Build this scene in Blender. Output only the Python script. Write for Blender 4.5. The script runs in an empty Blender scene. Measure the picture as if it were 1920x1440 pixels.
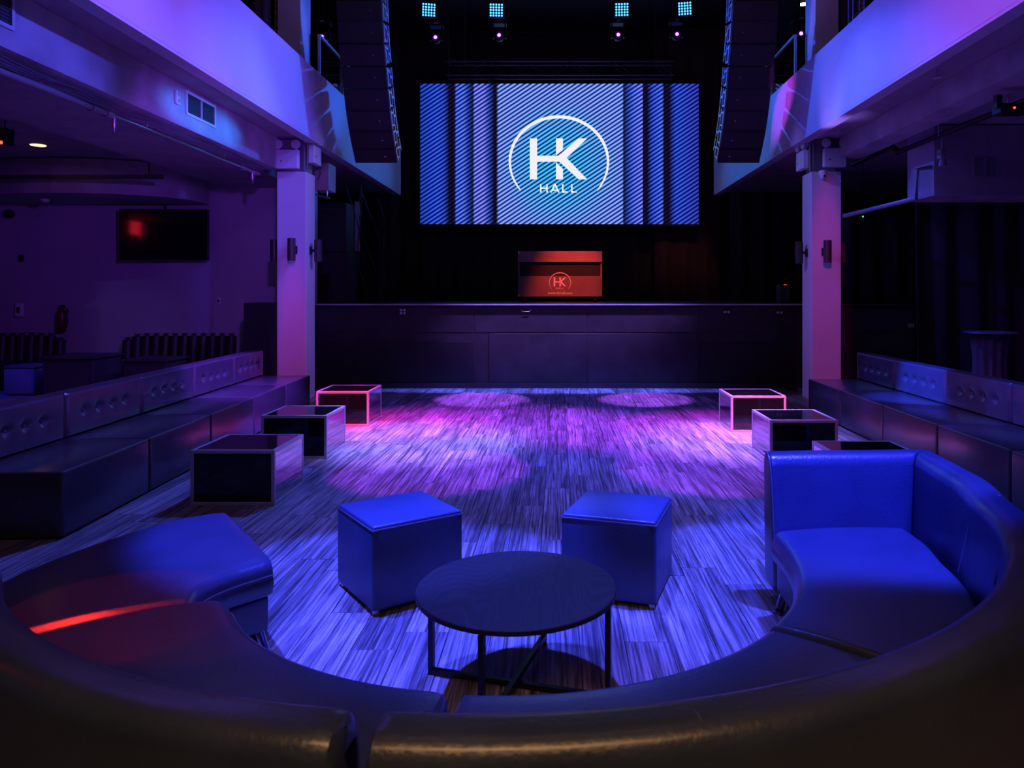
import bpy, bmesh, math, random
from mathutils import Vector, Matrix
random.seed(7)
PI = math.pi
SC = bpy.context.scene
COL = SC.collection
F, CX, CY, H = 1380.0, 1045.0, 550.0, 1.6     # lens of the photograph in pixels of a 1920x1440 frame

# ------------------------------------------------------------------ camera
cam = bpy.data.cameras.new('camera')
co = bpy.data.objects.new('camera', cam); COL.objects.link(co)
cam.sensor_width = 36; cam.lens = F / 1920 * 36
cam.shift_x = -(CX - 960) / 1920; cam.shift_y = -(720 - CY) / 1920
co.location = (0, 0, H); co.rotation_euler = (PI / 2, 0, 0)
cam.clip_start = 0.05; cam.clip_end = 200
cam.dof.use_dof = True; cam.dof.focus_distance = 6.0; cam.dof.aperture_fstop = 4.5
SC.camera = co
# ------------------------------------------------------------------ world, exposure
w = bpy.data.worlds.new('world'); SC.world = w; w.use_nodes = True
bgn = w.node_tree.nodes['Background']
bgn.inputs[0].default_value = (0.46, 0.38, 0.72, 1); bgn.inputs[1].default_value = 0.016
SC.view_settings.view_transform = 'Standard'; SC.view_settings.look = 'None'
SC.view_settings.gamma = 1; SC.view_settings.exposure = 0.0
SC.view_settings.use_curve_mapping = False
try:
    SC.cycles.max_bounces = 6; SC.cycles.sample_clamp_indirect = 3
except Exception: pass

# ------------------------------------------------------------------ venue lights (unseen spots placed for their pools and washes, some in mid-air)
BLUE = (0.03, 0.07, 1.0); VIOLET = (0.20, 0.08, 1.0); LAV = (0.32, 0.20, 1.0)
PURPLE = (0.42, 0.04, 1.0); MAGENTA = (0.85, 0.03, 0.55); PINK = (1.0, 0.05, 0.22); RED = (1.0, 0.02, 0.01)
LS = 1.0
def spot(loc, tgt, radius, e, col, blend=0.3, size=0.08, sx=1.0, spec=1.0):
    l = bpy.data.lights.new('stage_spot', 'SPOT'); o = bpy.data.objects.new('stage_spot', l); COL.objects.link(o)
    d = Vector(tgt) - Vector(loc)
    o.location = loc; o.rotation_euler = d.to_track_quat('-Z', 'Y').to_euler()
    o.scale = (sx, 1, 1)
    l.spot_size = 2 * math.atan(radius / d.length); l.spot_blend = blend
    l.energy = e * LS; l.color = col; l.shadow_soft_size = size; l.specular_factor = spec
    return o
def area(loc, tgt, sz, e, col, spread=PI):
    l = bpy.data.lights.new('wash_light', 'AREA'); o = bpy.data.objects.new('wash_light', l); COL.objects.link(o)
    o.location = loc; o.rotation_euler = (Vector(tgt) - Vector(loc)).to_track_quat('-Z', 'Y').to_euler()
    l.size = sz; l.energy = e * LS; l.color = col; l.spread = spread
    return o
# blue pools round the coffee table
DB = (0.050, 0.065, 1)
spot((-2.4, 3.75, 6.8), (-0.90, 3.92, 0), 1.28, 7600, DB, 0.35)
spot((2.3, 3.6, 6.8), (1.35, 4.00, 0.0), 1.20, 6800, DB, 0.3)
spot((-0.2, 4.5, 6.8), (-0.12, 3.25, 0), 1.45, 5200, (0.05, 0.065, 1), 0.7)
spot((1.0, -1.2, 5.0), (1.62, 3.85, 0.5), 0.75, 5200, (0.012, 0.026, 1), 0.25)
# violet and lavender pools in the middle of the dance floor
spot((-0.9, 7.2, 7.4), (-1.5, 7.95, 0), 1.5, 11500, (0.25, 0.19, 1), 1.0)
spot((0.9, 7.2, 7.4), (2.0, 8.05, 0), 1.45, 12000, (0.27, 0.19, 1), 1.0)
spot((0.0, 7.0, 7.4), (0.1, 7.9, 0), 3.0, 4200, (0.07, 0.06, 1), 1.0)
spot((0.0, 8.6, 7.4), (0.2, 8.9, 0), 1.5, 6000, (0.42, 0.04, 1), 1.0, sx=2.2)
spot((0.0, 5.0, 7.4), (0.1, 5.6, 0), 2.6, 1700, (0.09, 0.10, 1), 0.9)
spot((-1.2, 9.4, 7.2), (-1.15, 6.75, 0), 0.90, 3200, (0.40, 0.025, 0.9), 0.10)
spot((1.3, 9.4, 7.2), (1.45, 6.75, 0), 0.90, 3200, (0.40, 0.025, 0.9), 0.10)
spot((-2.2, 13.8, 6.4), (-1.15, 11.15, 0), 0.70, 6000, (0.34, 0.08, 1), 0.08)
spot((2.2, 13.8, 6.4), (1.35, 11.15, 0), 0.70, 6000, (0.34, 0.08, 1), 0.08)
spot((-0.9, 9.2, 7.4), (-1.9, 8.95, 0), 1.5, 5200, (0.75, 0.015, 0.75), 1.0)
spot((1.2, 9.2, 7.4), (1.9, 8.9, 0), 1.4, 4600, (0.65, 0.015, 0.85), 1.0)
spot((0.0, 10.8, 7.4), (0, 12.15, 0), 0.5, 8000, (0.10, 0.12, 1), 0.8, sx=7.0)
spot((0.0, 10.4, 7.4), (0, 10.6, 0), 3.6, 900, (0.09, 0.06, 1), 0.9)
# columns and low furniture: magenta and pink washes from the camera side
spot((-1.6, 4.2, 5.2), (-3.95, 11.0, 0.4), 2.0, 560, (1.0, 0.03, 0.62), 0.9, sx=0.2)
spot((1.6, 4.2, 5.2), (4.02, 11.0, 1.3), 2.3, 560, (1.0, 0.05, 0.70), 0.7, sx=0.18)
spot((1.5, 5.2, 6.2), (-3.95, 11.0, 2.9), 1.4, 750, (0.05, 0.05, 1), 0.8, sx=0.3)
spot((-2.6, 4.2, 5.6), (-2.55, 8.9, 0.25), 0.62, 5200, (1, 0.03, 0.05), 0.8)
spot((2.6, 3.6, 5.6), (2.35, 8.35, 0.25), 0.62, 6500, (1, 0.06, 0.01), 0.8)
spot((2.9, 9.0, 6.6), (-3.85, 11.2, 1.9), 2.2, 900, (0.22, 0.20, 1), 0.5, sx=0.35)
spot((-2.9, 9.0, 6.6), (3.95, 11.2, 1.9), 2.2, 800, (0.20, 0.20, 1), 0.5, sx=0.35)
spot((2.9, 9.0, 4.6), (-3.9, 11.3, 6.6), 1.4, 450, (0.20, 0.18, 1), 0.5, sx=0.3)
spot((-2.9, 9.0, 4.6), (4.0, 11.3, 6.6), 1.4, 420, (0.45, 0.16, 1), 0.5, sx=0.3)
# fascia washes
spot((1.8, 3.5, 8.2), (-3.6, 5.4, 4.1), 2.6, 3300, (0.25, 0.07, 1), 0.9)
spot((1.8, 7.6, 8.2), (-3.6, 8.9, 3.95), 2.4, 2300, (0.13, 0.075, 1), 0.9)
spot((2.4, 12.6, 7.2), (-3.6, 13.9, 4.45), 1.5, 900, (0.03, 0.20, 1), 0.8, sx=1.6)
spot((-1.8, 3.5, 8.2), (3.6, 5.2, 4.3), 2.6, 3000, (0.33, 0.07, 1), 0.9)
spot((-1.8, 7.6, 8.2), (3.6, 8.8, 4.2), 2.6, 1000, (0.06, 0.05, 1), 0.9)
spot((-2.4, 12.6, 7.2), (3.6, 13.9, 4.45), 1.5, 900, (0.03, 0.20, 1), 0.8, sx=1.6)
spot((2.0, 6.5, 7.2), (3.60, 11.75, 4.6), 0.36, 4500, (0.55, 0.04, 1), 0.2, sx=0.5)
spot((3.0, 9.8, 2.7), (3.62, 9.7, 4.0), 0.5, 110, (0.30, 0.18, 1), 0.9)
# speaker rigging
spot((1.5, 15.2, 6.6), (-2.7, 11.6, 5.2), 1.5, 1500, (0.03, 0.12, 1), 0.7)
spot((-1.5, 15.2, 6.6), (2.7, 11.6, 5.2), 1.5, 1500, (0.03, 0.12, 1), 0.7)
spot((2.6, 12.6, 4.2), (-3.8, 12.0, 3.5), 0.4, 500, (0.02, 0.16, 1), 0.6)
# beam under the left balcony
spot((2.6, 9.6, 3.35), (-4.16, 8.7, 3.64), 0.27, 3400, (0.01, 0.20, 1), 0.9, sx=4.5)
spot((2.6, 7.6, 5.0), (-4.16, 5.2, 3.50), 2.0, 1900, (0.07, 0.07, 1), 0.8)
spot((-3.0, 6.5, 1.6), (6.2, 10.8, 3.1), 1.5, 420, (0.09, 0.08, 1), 0.8)
# red beam over the left chaise
spot((-2.95, 4.45, 1.85), (-1.66, 2.66, 0.43), 0.016, 200, (1, 0.03, 0.02), 0.9, 0.004, 28.0)
spot((-2.6, 3.2, 3.3), (-1.62, 2.70, 0.43), 0.42, 110, (1, 0.01, 0.06), 0.1, 0.02, 1.0)
spot((-2.6, 3.2, 3.3), (-1.30, 2.60, 0.43), 0.30, 70, (1, 0.01, 0.05), 0.1, 0.02, 1.0)
# red / warm light on the stage, warm lamp behind the camera
spot((1.2, 11.6, 6.0), (0.25, 15.0, 1.85), 0.9, 2200, (1, 0.09, 0.05), 0.8)
spot((3.0, 13.6, 6.0), (3.0, 18.5, 1.9), 1.6, 130, (1, 0.30, 0.22), 0.9)
spot((0.3, 10.2, 7.4), (0.2, 12.4, 1.42), 0.35, 6500, (0.32, 0.18, 1), 0.8, sx=7.0)
wl = area((0.2, -0.35, 3.3), (0.2, 1.1, 0.7), 0.3, 10, (1, 0.50, 0.20), 1.1)
wl.data.shape = 'RECTANGLE'; wl.data.size = 3.6; wl.data.size_y = 0.25
area((0, 2.0, 7.4), (0, 18, 3), 4, 40, (0.9, 0.5, 0.7))  # added unseen fill, lifts the blacks of stage and drapes
# side rooms
spot((-2.0, 5.5, 3.2), (-7.0, 13.0, 2.0), 4.6, 560, (0.20, 0.035, 0.8), 0.9)
spot((-1.0, 5.0, 6.6), (-3.85, 9.0, 0.5), 1.15, 12000, (0.20, 0.035, 1), 0.6)
spot((-0.6, 10.5, 7.4), (-3.75, 7.0, 0.5), 3.6, 2600, (0.06, 0.09, 1), 0.6)
spot((0.6, 10.5, 7.4), (3.85, 7.0, 0.5), 3.6, 2600, (0.06, 0.09, 1), 0.6)
spot((-0.6, 7.6, 5.4), (3.97, 8.15, 0.62), 0.60, 15000, (0.02, 0.05, 1), 0.5)
spot((-0.6, 6.2, 5.4), (3.95, 6.3, 0.7), 0.7, 2500, (0.02, 0.06, 1), 0.5)
spot((-1.2, 4.6, 4.6), (3.4, 7.4, 0.25), 1.6, 260, (0.9, 0.06, 0.20), 0.8)
spot((-8.0, 10.0, 3.2), (-8.5, 11.6, 0.3), 0.55, 300, (0.01, 0.02, 1), 0.4)

# ------------------------------------------------------------------ materials
MATS = {}
def mat(name, col, rough=0.5, metal=0.0, bump=0.0, bscale=40.0, var=0.0, vscale=3.0, emit=None, es=0.0, spec=0.5, coat=0.0, trans=0.0):
    if name in MATS: return MATS[name]
    m = bpy.data.materials.new(name); m.use_nodes = True; nt = m.node_tree; N = nt.nodes; L = nt.links
    b = N['Principled BSDF']
    b.inputs['Roughness'].default_value = rough; b.inputs['Metallic'].default_value = metal
    b.inputs['Specular IOR Level'].default_value = spec; b.inputs['Coat Weight'].default_value = coat; b.inputs['Coat Roughness'].default_value = 0.18
    b.inputs['Transmission Weight'].default_value = trans
    tc = N.new('ShaderNodeTexCoord')
    n = N.new('ShaderNodeTexNoise'); n.inputs['Scale'].default_value = vscale; n.inputs['Detail'].default_value = 5
    L.new(tc.outputs['Object'], n.inputs['Vector'])
    r = N.new('ShaderNodeValToRGB'); v = max(var, 0.03)
    r.color_ramp.elements[0].position = 0.3; r.color_ramp.elements[1].position = 0.7
    r.color_ramp.elements[0].color = tuple(c * (1 - v) for c in col) + (1,)
    r.color_ramp.elements[1].color = tuple(min(1, c * (1 + v)) for c in col) + (1,)
    L.new(n.outputs['Fac'], r.inputs['Fac']); L.new(r.outputs['Color'], b.inputs['Base Color'])
    if bump:
        n2 = N.new('ShaderNodeTexNoise'); n2.inputs['Scale'].default_value = bscale; n2.inputs['Detail'].default_value = 3
        L.new(tc.outputs['Object'], n2.inputs['Vector'])
        bp = N.new('ShaderNodeBump'); bp.inputs['Strength'].default_value = bump; bp.inputs['Distance'].default_value = 0.01
        L.new(n2.outputs['Fac'], bp.inputs['Height']); L.new(bp.outputs['Normal'], b.inputs['Normal'])
    if emit:
        b.inputs['Emission Color'].default_value = tuple(emit) + (1,); b.inputs['Emission Strength'].default_value = es
    MATS[name] = m; return m
paint = mat('white_paint', (0.62, 0.60, 0.62), 0.6, bump=0.12, bscale=14, var=0.05, vscale=1.5)
beamp = mat('grimy_paint', (0.42, 0.41, 0.42), 0.6, bump=0.2, bscale=9, var=0.28, vscale=2.2)
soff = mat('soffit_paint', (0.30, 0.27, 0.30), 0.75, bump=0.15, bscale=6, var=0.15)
wallp = mat('wall_paint', (0.40, 0.36, 0.40), 0.75, bump=0.1, var=0.08, vscale=1)
black = mat('black_paint', (0.03, 0.028, 0.03), 0.6, bump=0.1)
stagep = mat('black_stage_paint', (0.035, 0.03, 0.035), 0.5, bump=0.15, bscale=12, var=0.3)
drape = mat('black_drape', (0.022, 0.02, 0.022), 0.9, bump=0.2, bscale=60)
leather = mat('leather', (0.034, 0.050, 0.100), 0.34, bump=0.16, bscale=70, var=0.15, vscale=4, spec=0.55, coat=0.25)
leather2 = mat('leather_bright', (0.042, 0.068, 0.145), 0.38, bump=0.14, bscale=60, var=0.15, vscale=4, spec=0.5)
vinyl = mat('vinyl', (0.055, 0.052, 0.058), 0.30, bump=0.12, bscale=80, var=0.12, spec=0.6, coat=0.6)
piping = mat('piping', (0.10, 0.10, 0.11), 0.35)
chrome = mat('chrome', (0.8, 0.8, 0.8), 0.08, 1.0)
steel = mat('steel', (0.55, 0.55, 0.55), 0.32, 1.0)
pipem = mat('pipe_metal', (0.30, 0.30, 0.32), 0.4, 0.5)
alum = mat('brushed_trim', (0.62, 0.60, 0.60), 0.35, 0.35)
darkgl = mat('black_gloss', (0.006, 0.006, 0.007), 0.06, spec=0.6)
mirror = mat('mirror_panel', (0.50, 0.50, 0.52), 0.06, 1.0)
blackm = mat('black_metal', (0.012, 0.012, 0.013), 0.4, 0.2)
boxb = mat('speaker_black', (0.02, 0.017, 0.02), 0.55, bump=0.3, bscale=120)
whitepl = mat('white_plastic', (0.65, 0.65, 0.65), 0.4)
lens_e = mat('lamp_lens', (0.6, 0.6, 0.6), 0.1)
brownp = mat('brown_panel', (0.30, 0.17, 0.14), 0.5, var=0.2)
redp = mat('booth_face', (0.20, 0.125, 0.115), 0.45, bump=0.05, var=0.1)
white_e = mat('white_emission', (0.9, 0.9, 0.9), 0.5, emit=(0.86, 0.86, 0.88), es=1.0)
white_l = mat('white_print', (0.95, 0.93, 0.93), 0.5)
cyan_e = mat('led_blue', (0.1, 0.3, 1), 0.4, emit=(0.07, 0.42, 1.0), es=3.0)
purp_e = mat('led_purple', (0.5, 0.1, 1), 0.4, emit=(0.72, 0.12, 1.0), es=6)
warm_e = mat('lamp_warm', (1, 0.8, 0.5), 0.4, emit=(1, 0.52, 0.14), es=5)
red_e = mat('led_red', (1, 0.05, 0.02), 0.4, emit=(1, 0.05, 0.02), es=4)
exit_e = mat('exit_red', (1, 0.05, 0.02), 0.4, emit=(0.8, 0.012, 0.03), es=1.0)
green_e = mat('led_green', (0.05, 1, 0.1), 0.4, emit=(0.05, 1, 0.15), es=2)
sequin = mat('sequin', (0.55, 0.30, 0.12), 0.25, 0.8, bump=1.0, bscale=60, var=0.6, vscale=50)
purpcurt = mat('purple_curtain', (0.16, 0.08, 0.14), 0.8)

def wood_floor():
    m = bpy.data.materials.new('floor_wood'); m.use_nodes = True; nt = m.node_tree; N = nt.nodes; L = nt.links
    b = N['Principled BSDF']; tc = N.new('ShaderNodeTexCoord'); oi = N.new('ShaderNodeObjectInfo')
    cmb = N.new('ShaderNodeCombineXYZ'); mul = N.new('ShaderNodeMath'); mul.operation = 'MULTIPLY'; mul.inputs[1].default_value = 40
    L.new(oi.outputs['Random'], mul.inputs[0])
    for i in range(3): L.new(mul.outputs[0], cmb.inputs[i])
    add = N.new('ShaderNodeVectorMath'); add.operation = 'ADD'
    L.new(tc.outputs['Object'], add.inputs[0]); L.new(cmb.outputs[0], add.inputs[1])
    def nz(scale, sc, det, dist, rough=0.6):
        mp = N.new('ShaderNodeMapping'); mp.inputs['Scale'].default_value = sc; L.new(add.outputs[0], mp.inputs['Vector'])
        n = N.new('ShaderNodeTexNoise'); n.inputs['Scale'].default_value = scale; n.inputs['Detail'].default_value = det
        n.inputs['Distortion'].default_value = dist; n.inputs['Roughness'].default_value = rough
        L.new(mp.outputs[0], n.inputs['Vector']); return n
    g1 = nz(7.5, (4.4, 0.13, 1), 7, 1.1)          # long streaks of the grain
    g2 = nz(26, (3.6, 0.06, 1), 4, 0.5)         # fine lines
    g3 = nz(2.2, (1.5, 0.8, 1), 3, 0.5)         # patches
    def ramp(n, a, b2, ca, cb):
        r = N.new('ShaderNodeValToRGB'); e = r.color_ramp.elements
        e[0].position = a; e[1].position = b2; e[0].color = (ca, ca, ca, 1); e[1].color = (cb, cb, cb, 1)
        L.new(n.outputs['Fac'], r.inputs['Fac']); return r
    r1 = ramp(g1, 0.38, 0.58, 0.26, 1.0); r2 = ramp(g2, 0.40, 0.54, 0.50, 1.12); r3 = ramp(g3, 0.3, 0.7, 0.65, 1.2)
    def mult(a, bb):
        x = N.new('ShaderNodeMix'); x.data_type = 'RGBA'; x.blend_type = 'MULTIPLY'; x.inputs[0].default_value = 1
        L.new(a, x.inputs[6]); L.new(bb, x.inputs[7]); return x.outputs[2]
    c = mult(mult(r1.outputs[0], r2.outputs[0]), r3.outputs[0])
    pr = N.new('ShaderNodeMapRange'); pr.inputs[3].default_value = 0.62; pr.inputs[4].default_value = 1.16
    L.new(oi.outputs['Random'], pr.inputs[0]); c = mult(c, pr.outputs[0])
    base = N.new('ShaderNodeRGB'); base.outputs[0].default_value = (0.54, 0.50, 0.47, 1)
    c = mult(c, base.outputs[0]); L.new(c, b.inputs['Base Color'])
    b.inputs['Roughness'].default_value = 0.42; b.inputs['Specular IOR Level'].default_value = 0.45
    ad = N.new('ShaderNodeMath'); ad.operation = 'ADD'; L.new(g1.outputs['Fac'], ad.inputs[0])
    m2 = N.new('ShaderNodeMath'); m2.operation = 'MULTIPLY'; m2.inputs[1].default_value = 0.45; L.new(g2.outputs['Fac'], m2.inputs[0]); L.new(m2.outputs[0], ad.inputs[1])
    bp = N.new('ShaderNodeBump'); bp.inputs['Strength'].default_value = 1.0; bp.inputs['Distance'].default_value = 0.02
    L.new(ad.outputs[0], bp.inputs['Height']); L.new(bp.outputs['Normal'], b.inputs['Normal'])
    return m
floorm = wood_floor()

def table_wood():
    m = bpy.data.materials.new('black_oak'); m.use_nodes = True; nt = m.node_tree; N = nt.nodes; L = nt.links
    b = N['Principled BSDF']; tc = N.new('ShaderNodeTexCoord'); mp = N.new('ShaderNodeMapping')
    mp.inputs['Scale'].default_value = (1.0, 0.28, 1); mp.inputs['Rotation'].default_value = (0, 0, 0.75)
    L.new(tc.outputs['Object'], mp.inputs['Vector'])
    n = N.new('ShaderNodeTexNoise'); n.inputs['Scale'].default_value = 3.2; n.inputs['Detail'].default_value = 2; n.inputs['Distortion'].default_value = 0.4
    L.new(mp.outputs[0], n.inputs['Vector'])
    mu = N.new('ShaderNodeMath'); mu.operation = 'MULTIPLY'; mu.inputs[1].default_value = 26; L.new(n.outputs['Fac'], mu.inputs[0])
    fr = N.new('ShaderNodeMath'); fr.operation = 'FRACT'; L.new(mu.outputs[0], fr.inputs[0])
    r = N.new('ShaderNodeValToRGB'); e = r.color_ramp.elements
    e[0].position = 0.0; e[0].color = (0.026, 0.028, 0.027, 1); e[1].position = 0.5; e[1].color = (0.016, 0.018, 0.018, 1)
    L.new(fr.outputs[0], r.inputs['Fac']); L.new(r.outputs[0], b.inputs['Base Color'])
    b.inputs['Roughness'].default_value = 0.5; b.inputs['Specular IOR Level'].default_value = 0.25
    bp = N.new('ShaderNodeBump'); bp.inputs['Strength'].default_value = 0.15; bp.inputs['Distance'].default_value = 0.003
    L.new(fr.outputs[0], bp.inputs['Height']); L.new(bp.outputs['Normal'], b.inputs['Normal'])
    return m
oak = table_wood()

def glass_mat():
    m = bpy.data.materials.new('railing_glass'); m.use_nodes = True; nt = m.node_tree; N = nt.nodes; L = nt.links
    b = N['Principled BSDF']; b.inputs['Base Color'].default_value = (0.75, 0.8, 0.85, 1); b.inputs['Roughness'].default_value = 0.03
    t = N.new('ShaderNodeBsdfTransparent'); t.inputs[0].default_value = (0.85, 0.88, 0.9, 1)
    g = N.new('ShaderNodeBsdfGlossy'); g.inputs['Roughness'].default_value = 0.03
    fr = N.new('ShaderNodeFresnel'); mx = N.new('ShaderNodeMixShader')
    L.new(fr.outputs[0], mx.inputs[0]); L.new(t.outputs[0], mx.inputs[1]); L.new(g.outputs[0], mx.inputs[2])
    L.new(mx.outputs[0], N['Material Output'].inputs['Surface']); return m
glassm = glass_mat()

# ------------------------------------------------------------------ helpers
def P(px, py, Y): return Vector(((px - CX) * Y / F, Y, H - (py - CY) * Y / F))
def FL(px, py, z=0.0):
    Y = F * (H - z) / (py - CY); return Vector(((px - CX) * Y / F, Y, z))
def tag(o, label=None, cat=None, group=None, kind=None):
    if label: o['label'] = label
    if cat: o['category'] = cat
    if group: o['group'] = group
    if kind: o['kind'] = kind
    return o
def thing(name, label, cat, loc=(0, 0, 0), rz=0, group=None):
    o = bpy.data.objects.new(name, None); COL.objects.link(o)
    o.location = loc; o.rotation_euler = (0, 0, rz); o.empty_display_size = 0.1
    return tag(o, label, cat, group)
def obj(name, bm, m, parent=None, smooth=False):
    bmesh.ops.recalc_face_normals(bm, faces=bm.faces)
    me = bpy.data.meshes.new(name); bm.to_mesh(me); bm.free()
    me.materials.append(m)
    if smooth:
        me.polygons.foreach_set('use_smooth', [True] * len(me.polygons))
        try: me.set_sharp_from_angle(angle=math.radians(42))
        except Exception: pass
    o = bpy.data.objects.new(name, me); COL.objects.link(o)
    if parent: o.parent = parent
    return o
def copy_tree(o, parent=None):
    c = o.copy(); COL.objects.link(c)
    if parent: c.parent = parent
    for ch in list(o.children): copy_tree(ch, c)
    return c
def BM(): return bmesh.new()
def box(bm, x0, x1, y0, y1, z0, z1, bev=0.0, seg=2, M=None):
    r = bmesh.ops.create_cube(bm, size=1.0); vs = r['verts']
    for v in vs:
        v.co = Vector(((x0 + x1) / 2 + v.co.x * (x1 - x0), (y0 + y1) / 2 + v.co.y * (y1 - y0), (z0 + z1) / 2 + v.co.z * (z1 - z0)))
    if bev:
        es = list({e for v in vs for e in v.link_edges})
        rr = bmesh.ops.bevel(bm, geom=es, offset=bev, segments=seg, profile=0.5, affect='EDGES')
        vs = list({v for f in rr['faces'] for v in f.verts} | {v for v in vs if v.is_valid})
    if M is not None:
        bmesh.ops.transform(bm, matrix=M, verts=vs)
    return bm
def tube(bm, pts, r, n=8, caps=True):
    pts = [Vector(p) for p in pts]; rings = []
    for i, p in enumerate(pts):
        t = (pts[min(i + 1, len(pts) - 1)] - pts[max(i - 1, 0)]).normalized()
        a = t.cross(Vector((0, 0, 1)))
        if a.length < 1e-3: a = t.cross(Vector((0, 1, 0)))
        a.normalize(); b = t.cross(a).normalized()
        rr = r[i] if isinstance(r, (list, tuple)) else r
        rings.append([bm.verts.new(p + a * rr * math.cos(2 * PI * k / n) + b * rr * math.sin(2 * PI * k / n)) for k in range(n)])
    for i in range(len(rings) - 1):
        for k in range(n):
            bm.faces.new((rings[i][k], rings[i][(k + 1) % n], rings[i + 1][(k + 1) % n], rings[i + 1][k]))
    if caps:
        bm.faces.new(rings[0][::-1]); bm.faces.new(rings[-1])
    return bm
def lathe(bm, prof, n=24, c=(0, 0, 0), axis='z'):
    rings = []
    for r, z in prof:
        ring = []
        for k in range(n):
            a = 2 * PI * k / n; p = (r * math.cos(a), r * math.sin(a), z)
            if axis == 'y': p = (p[0], p[2], p[1])
            if axis == 'x': p = (p[2], p[0], p[1])
            ring.append(bm.verts.new(Vector(p) + Vector(c)))
        rings.append(ring)
    for i in range(len(rings) - 1):
        for k in range(n):
            bm.faces.new((rings[i][k], rings[i][(k + 1) % n], rings[i + 1][(k + 1) % n], rings[i + 1][k]))
    bm.faces.new(rings[0][::-1]); bm.faces.new(rings[-1]); return bm
def prism(bm, pts, a, b, axis='y'):
    """outline pts (u,v) extruded from a to b along an axis"""
    def mk(u, v, t): return {'y': (u, t, v), 'x': (t, u, v), 'z': (u, v, t)}[axis]
    A = [bm.verts.new(mk(u, v, a)) for u, v in pts]; B = [bm.verts.new(mk(u, v, b)) for u, v in pts]
    n = len(pts)
    for i in range(n): bm.faces.new((A[i], A[(i + 1) % n], B[(i + 1) % n], B[i]))
    bm.faces.new(A[::-1]); bm.faces.new(B); return bm
def one(name, m, parent, *b, bev=0.0, seg=2, smooth=False):
    bm = BM()
    for q in b: box(bm, *q, bev=bev, seg=seg)
    return obj(name, bm, m, parent, smooth)
def structure(name, m, label, *b, bev=0.0):
    o = one(name, m, None, *b, bev=bev); return tag(o, label, None, None, 'structure')
def hose(name, pts, r, m, parent, n=6):
    bm = BM(); tube(bm, pts, r, n); return obj(name, bm, m, parent, True)

# ------------------------------------------------------------------ floor: base slab plus real planks
YS = F * H / (728 - CY)            # stage front
fl = structure('floor', black, 'dark floor slab carrying rough wooden planks', (-11, 11, -4.0, 20, -0.12, -0.014))
PW, PL = 0.206, 1.26
def plank_mesh():
    bm = BM(); box(bm, -PW / 2 + 0.0018, PW / 2 - 0.0018, -PL / 2 + 0.0018, PL / 2 - 0.0018, -0.0135, 0, bev=0.0015, seg=1)
    me = bpy.data.meshes.new('plank'); bm.to_mesh(me); bm.free(); me.materials.append(floorm); return me
pm = plank_mesh(); spots_ = []
nrow = 33
rest = []
for i in range(-54, 55):
    x = i * PW; off = random.random() * PL
    y = -3.6 + off
    while y < YS + 0.9:
        if abs(i) <= 17 and y > 2.2 and y - PL / 2 < YS - 0.05: spots_.append((x, y))
        elif y < YS + 0.3 or abs(x) > 6.3: rest.append((x, y))
        y += PL
def vis(p):
    return -abs(p[1]) * 1.0 - abs(p[0]) * 0.35
spots_.sort(key=vis, reverse=True)
for x, y in spots_[:296]:
    o = bpy.data.objects.new('plank', pm); COL.objects.link(o); o.parent = fl
    o.location = (x, y, random.uniform(-0.0012, 0.0006))
rest += spots_[296:]
bm = BM()
for x, y in rest: 
    if y < 13.4: box(bm, x - PW / 2 + 0.0018, x + PW / 2 - 0.0018, y - PL / 2 + 0.0018, y + PL / 2 - 0.0018, -0.0135, random.uniform(-0.0012, 0.0))
o = obj('plank_field', bm, floorm, fl); o['kind'] = 'stuff'; o['label'] = 'rest of the rough wooden planks in the side rooms'

# ------------------------------------------------------------------ shell
FX, FB, FT = 3.6, 1.6 + 2.29, 1.6 + 3.33       # fascia plane, bottom and top
FE = 16.9
for s, nm, lb in ((-1, 'trim_1', 'long white balcony front on the left, lit violet and blue'), (1, 'trim_2', 'long white balcony front on the right, lit blue with a pink wedge')):
    x0, x1 = sorted((s * FX, s * (FX + 0.13)))
    o = structure(nm, paint, lb, (x0, x1, -2.0, FE, FB, FT))
    bm = BM(); a, b = sorted((s * (FX - 0.0), s * (FX + 0.16))); box(bm, a, b, -2.0, FE, FB - 0.035, FB - 0.003); obj('bottom_lip', bm, paint, o)
    a, b = sorted((s * (FX + 0.13), s * 11)); bm = BM(); box(bm, a, b, -2.0, FE - 0.02, FB + 0.03, FT - 0.25); q = obj('balcony_slab', bm, soff, o)
    a, b = sorted((s * FX, s * (FX + 0.13))); bm = BM(); box(bm, a, b, FE + 0.002, FE + 0.03, FB, FT); obj('end_cap', bm, paint, o)
    a, b = sorted((s * (FX + 0.17), s * 4.15))
# beams under the balconies
BX = 4.16
lb = structure('beam', beamp, 'pale concrete beam below the left balcony, lit blue', (-BX - 0.35, -BX, -2, 11.0, 1.6 + 1.85, FB + 0.025))
tag(lb, None, None)
rb = structure('beam', beamp, 'dim purple beam below the right balcony above the pipe', (BX + 0.05, BX + 0.4, -2, 11.0, 1.6 + 2.02, FB + 0.025))
structure('ceiling', soff, 'low purple ceiling of the left side room beside the beam', (-5.8, -BX - 0.352, -2, 12.95, 1.6 + 1.86, 1.6 + 2.1))
uc = structure('ceiling', soff, 'raised dark ceiling at the far left with a round lamp', (-11, -5.8, -2, 12.95, 1.6 + 2.12, 1.6 + 2.3))
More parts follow.
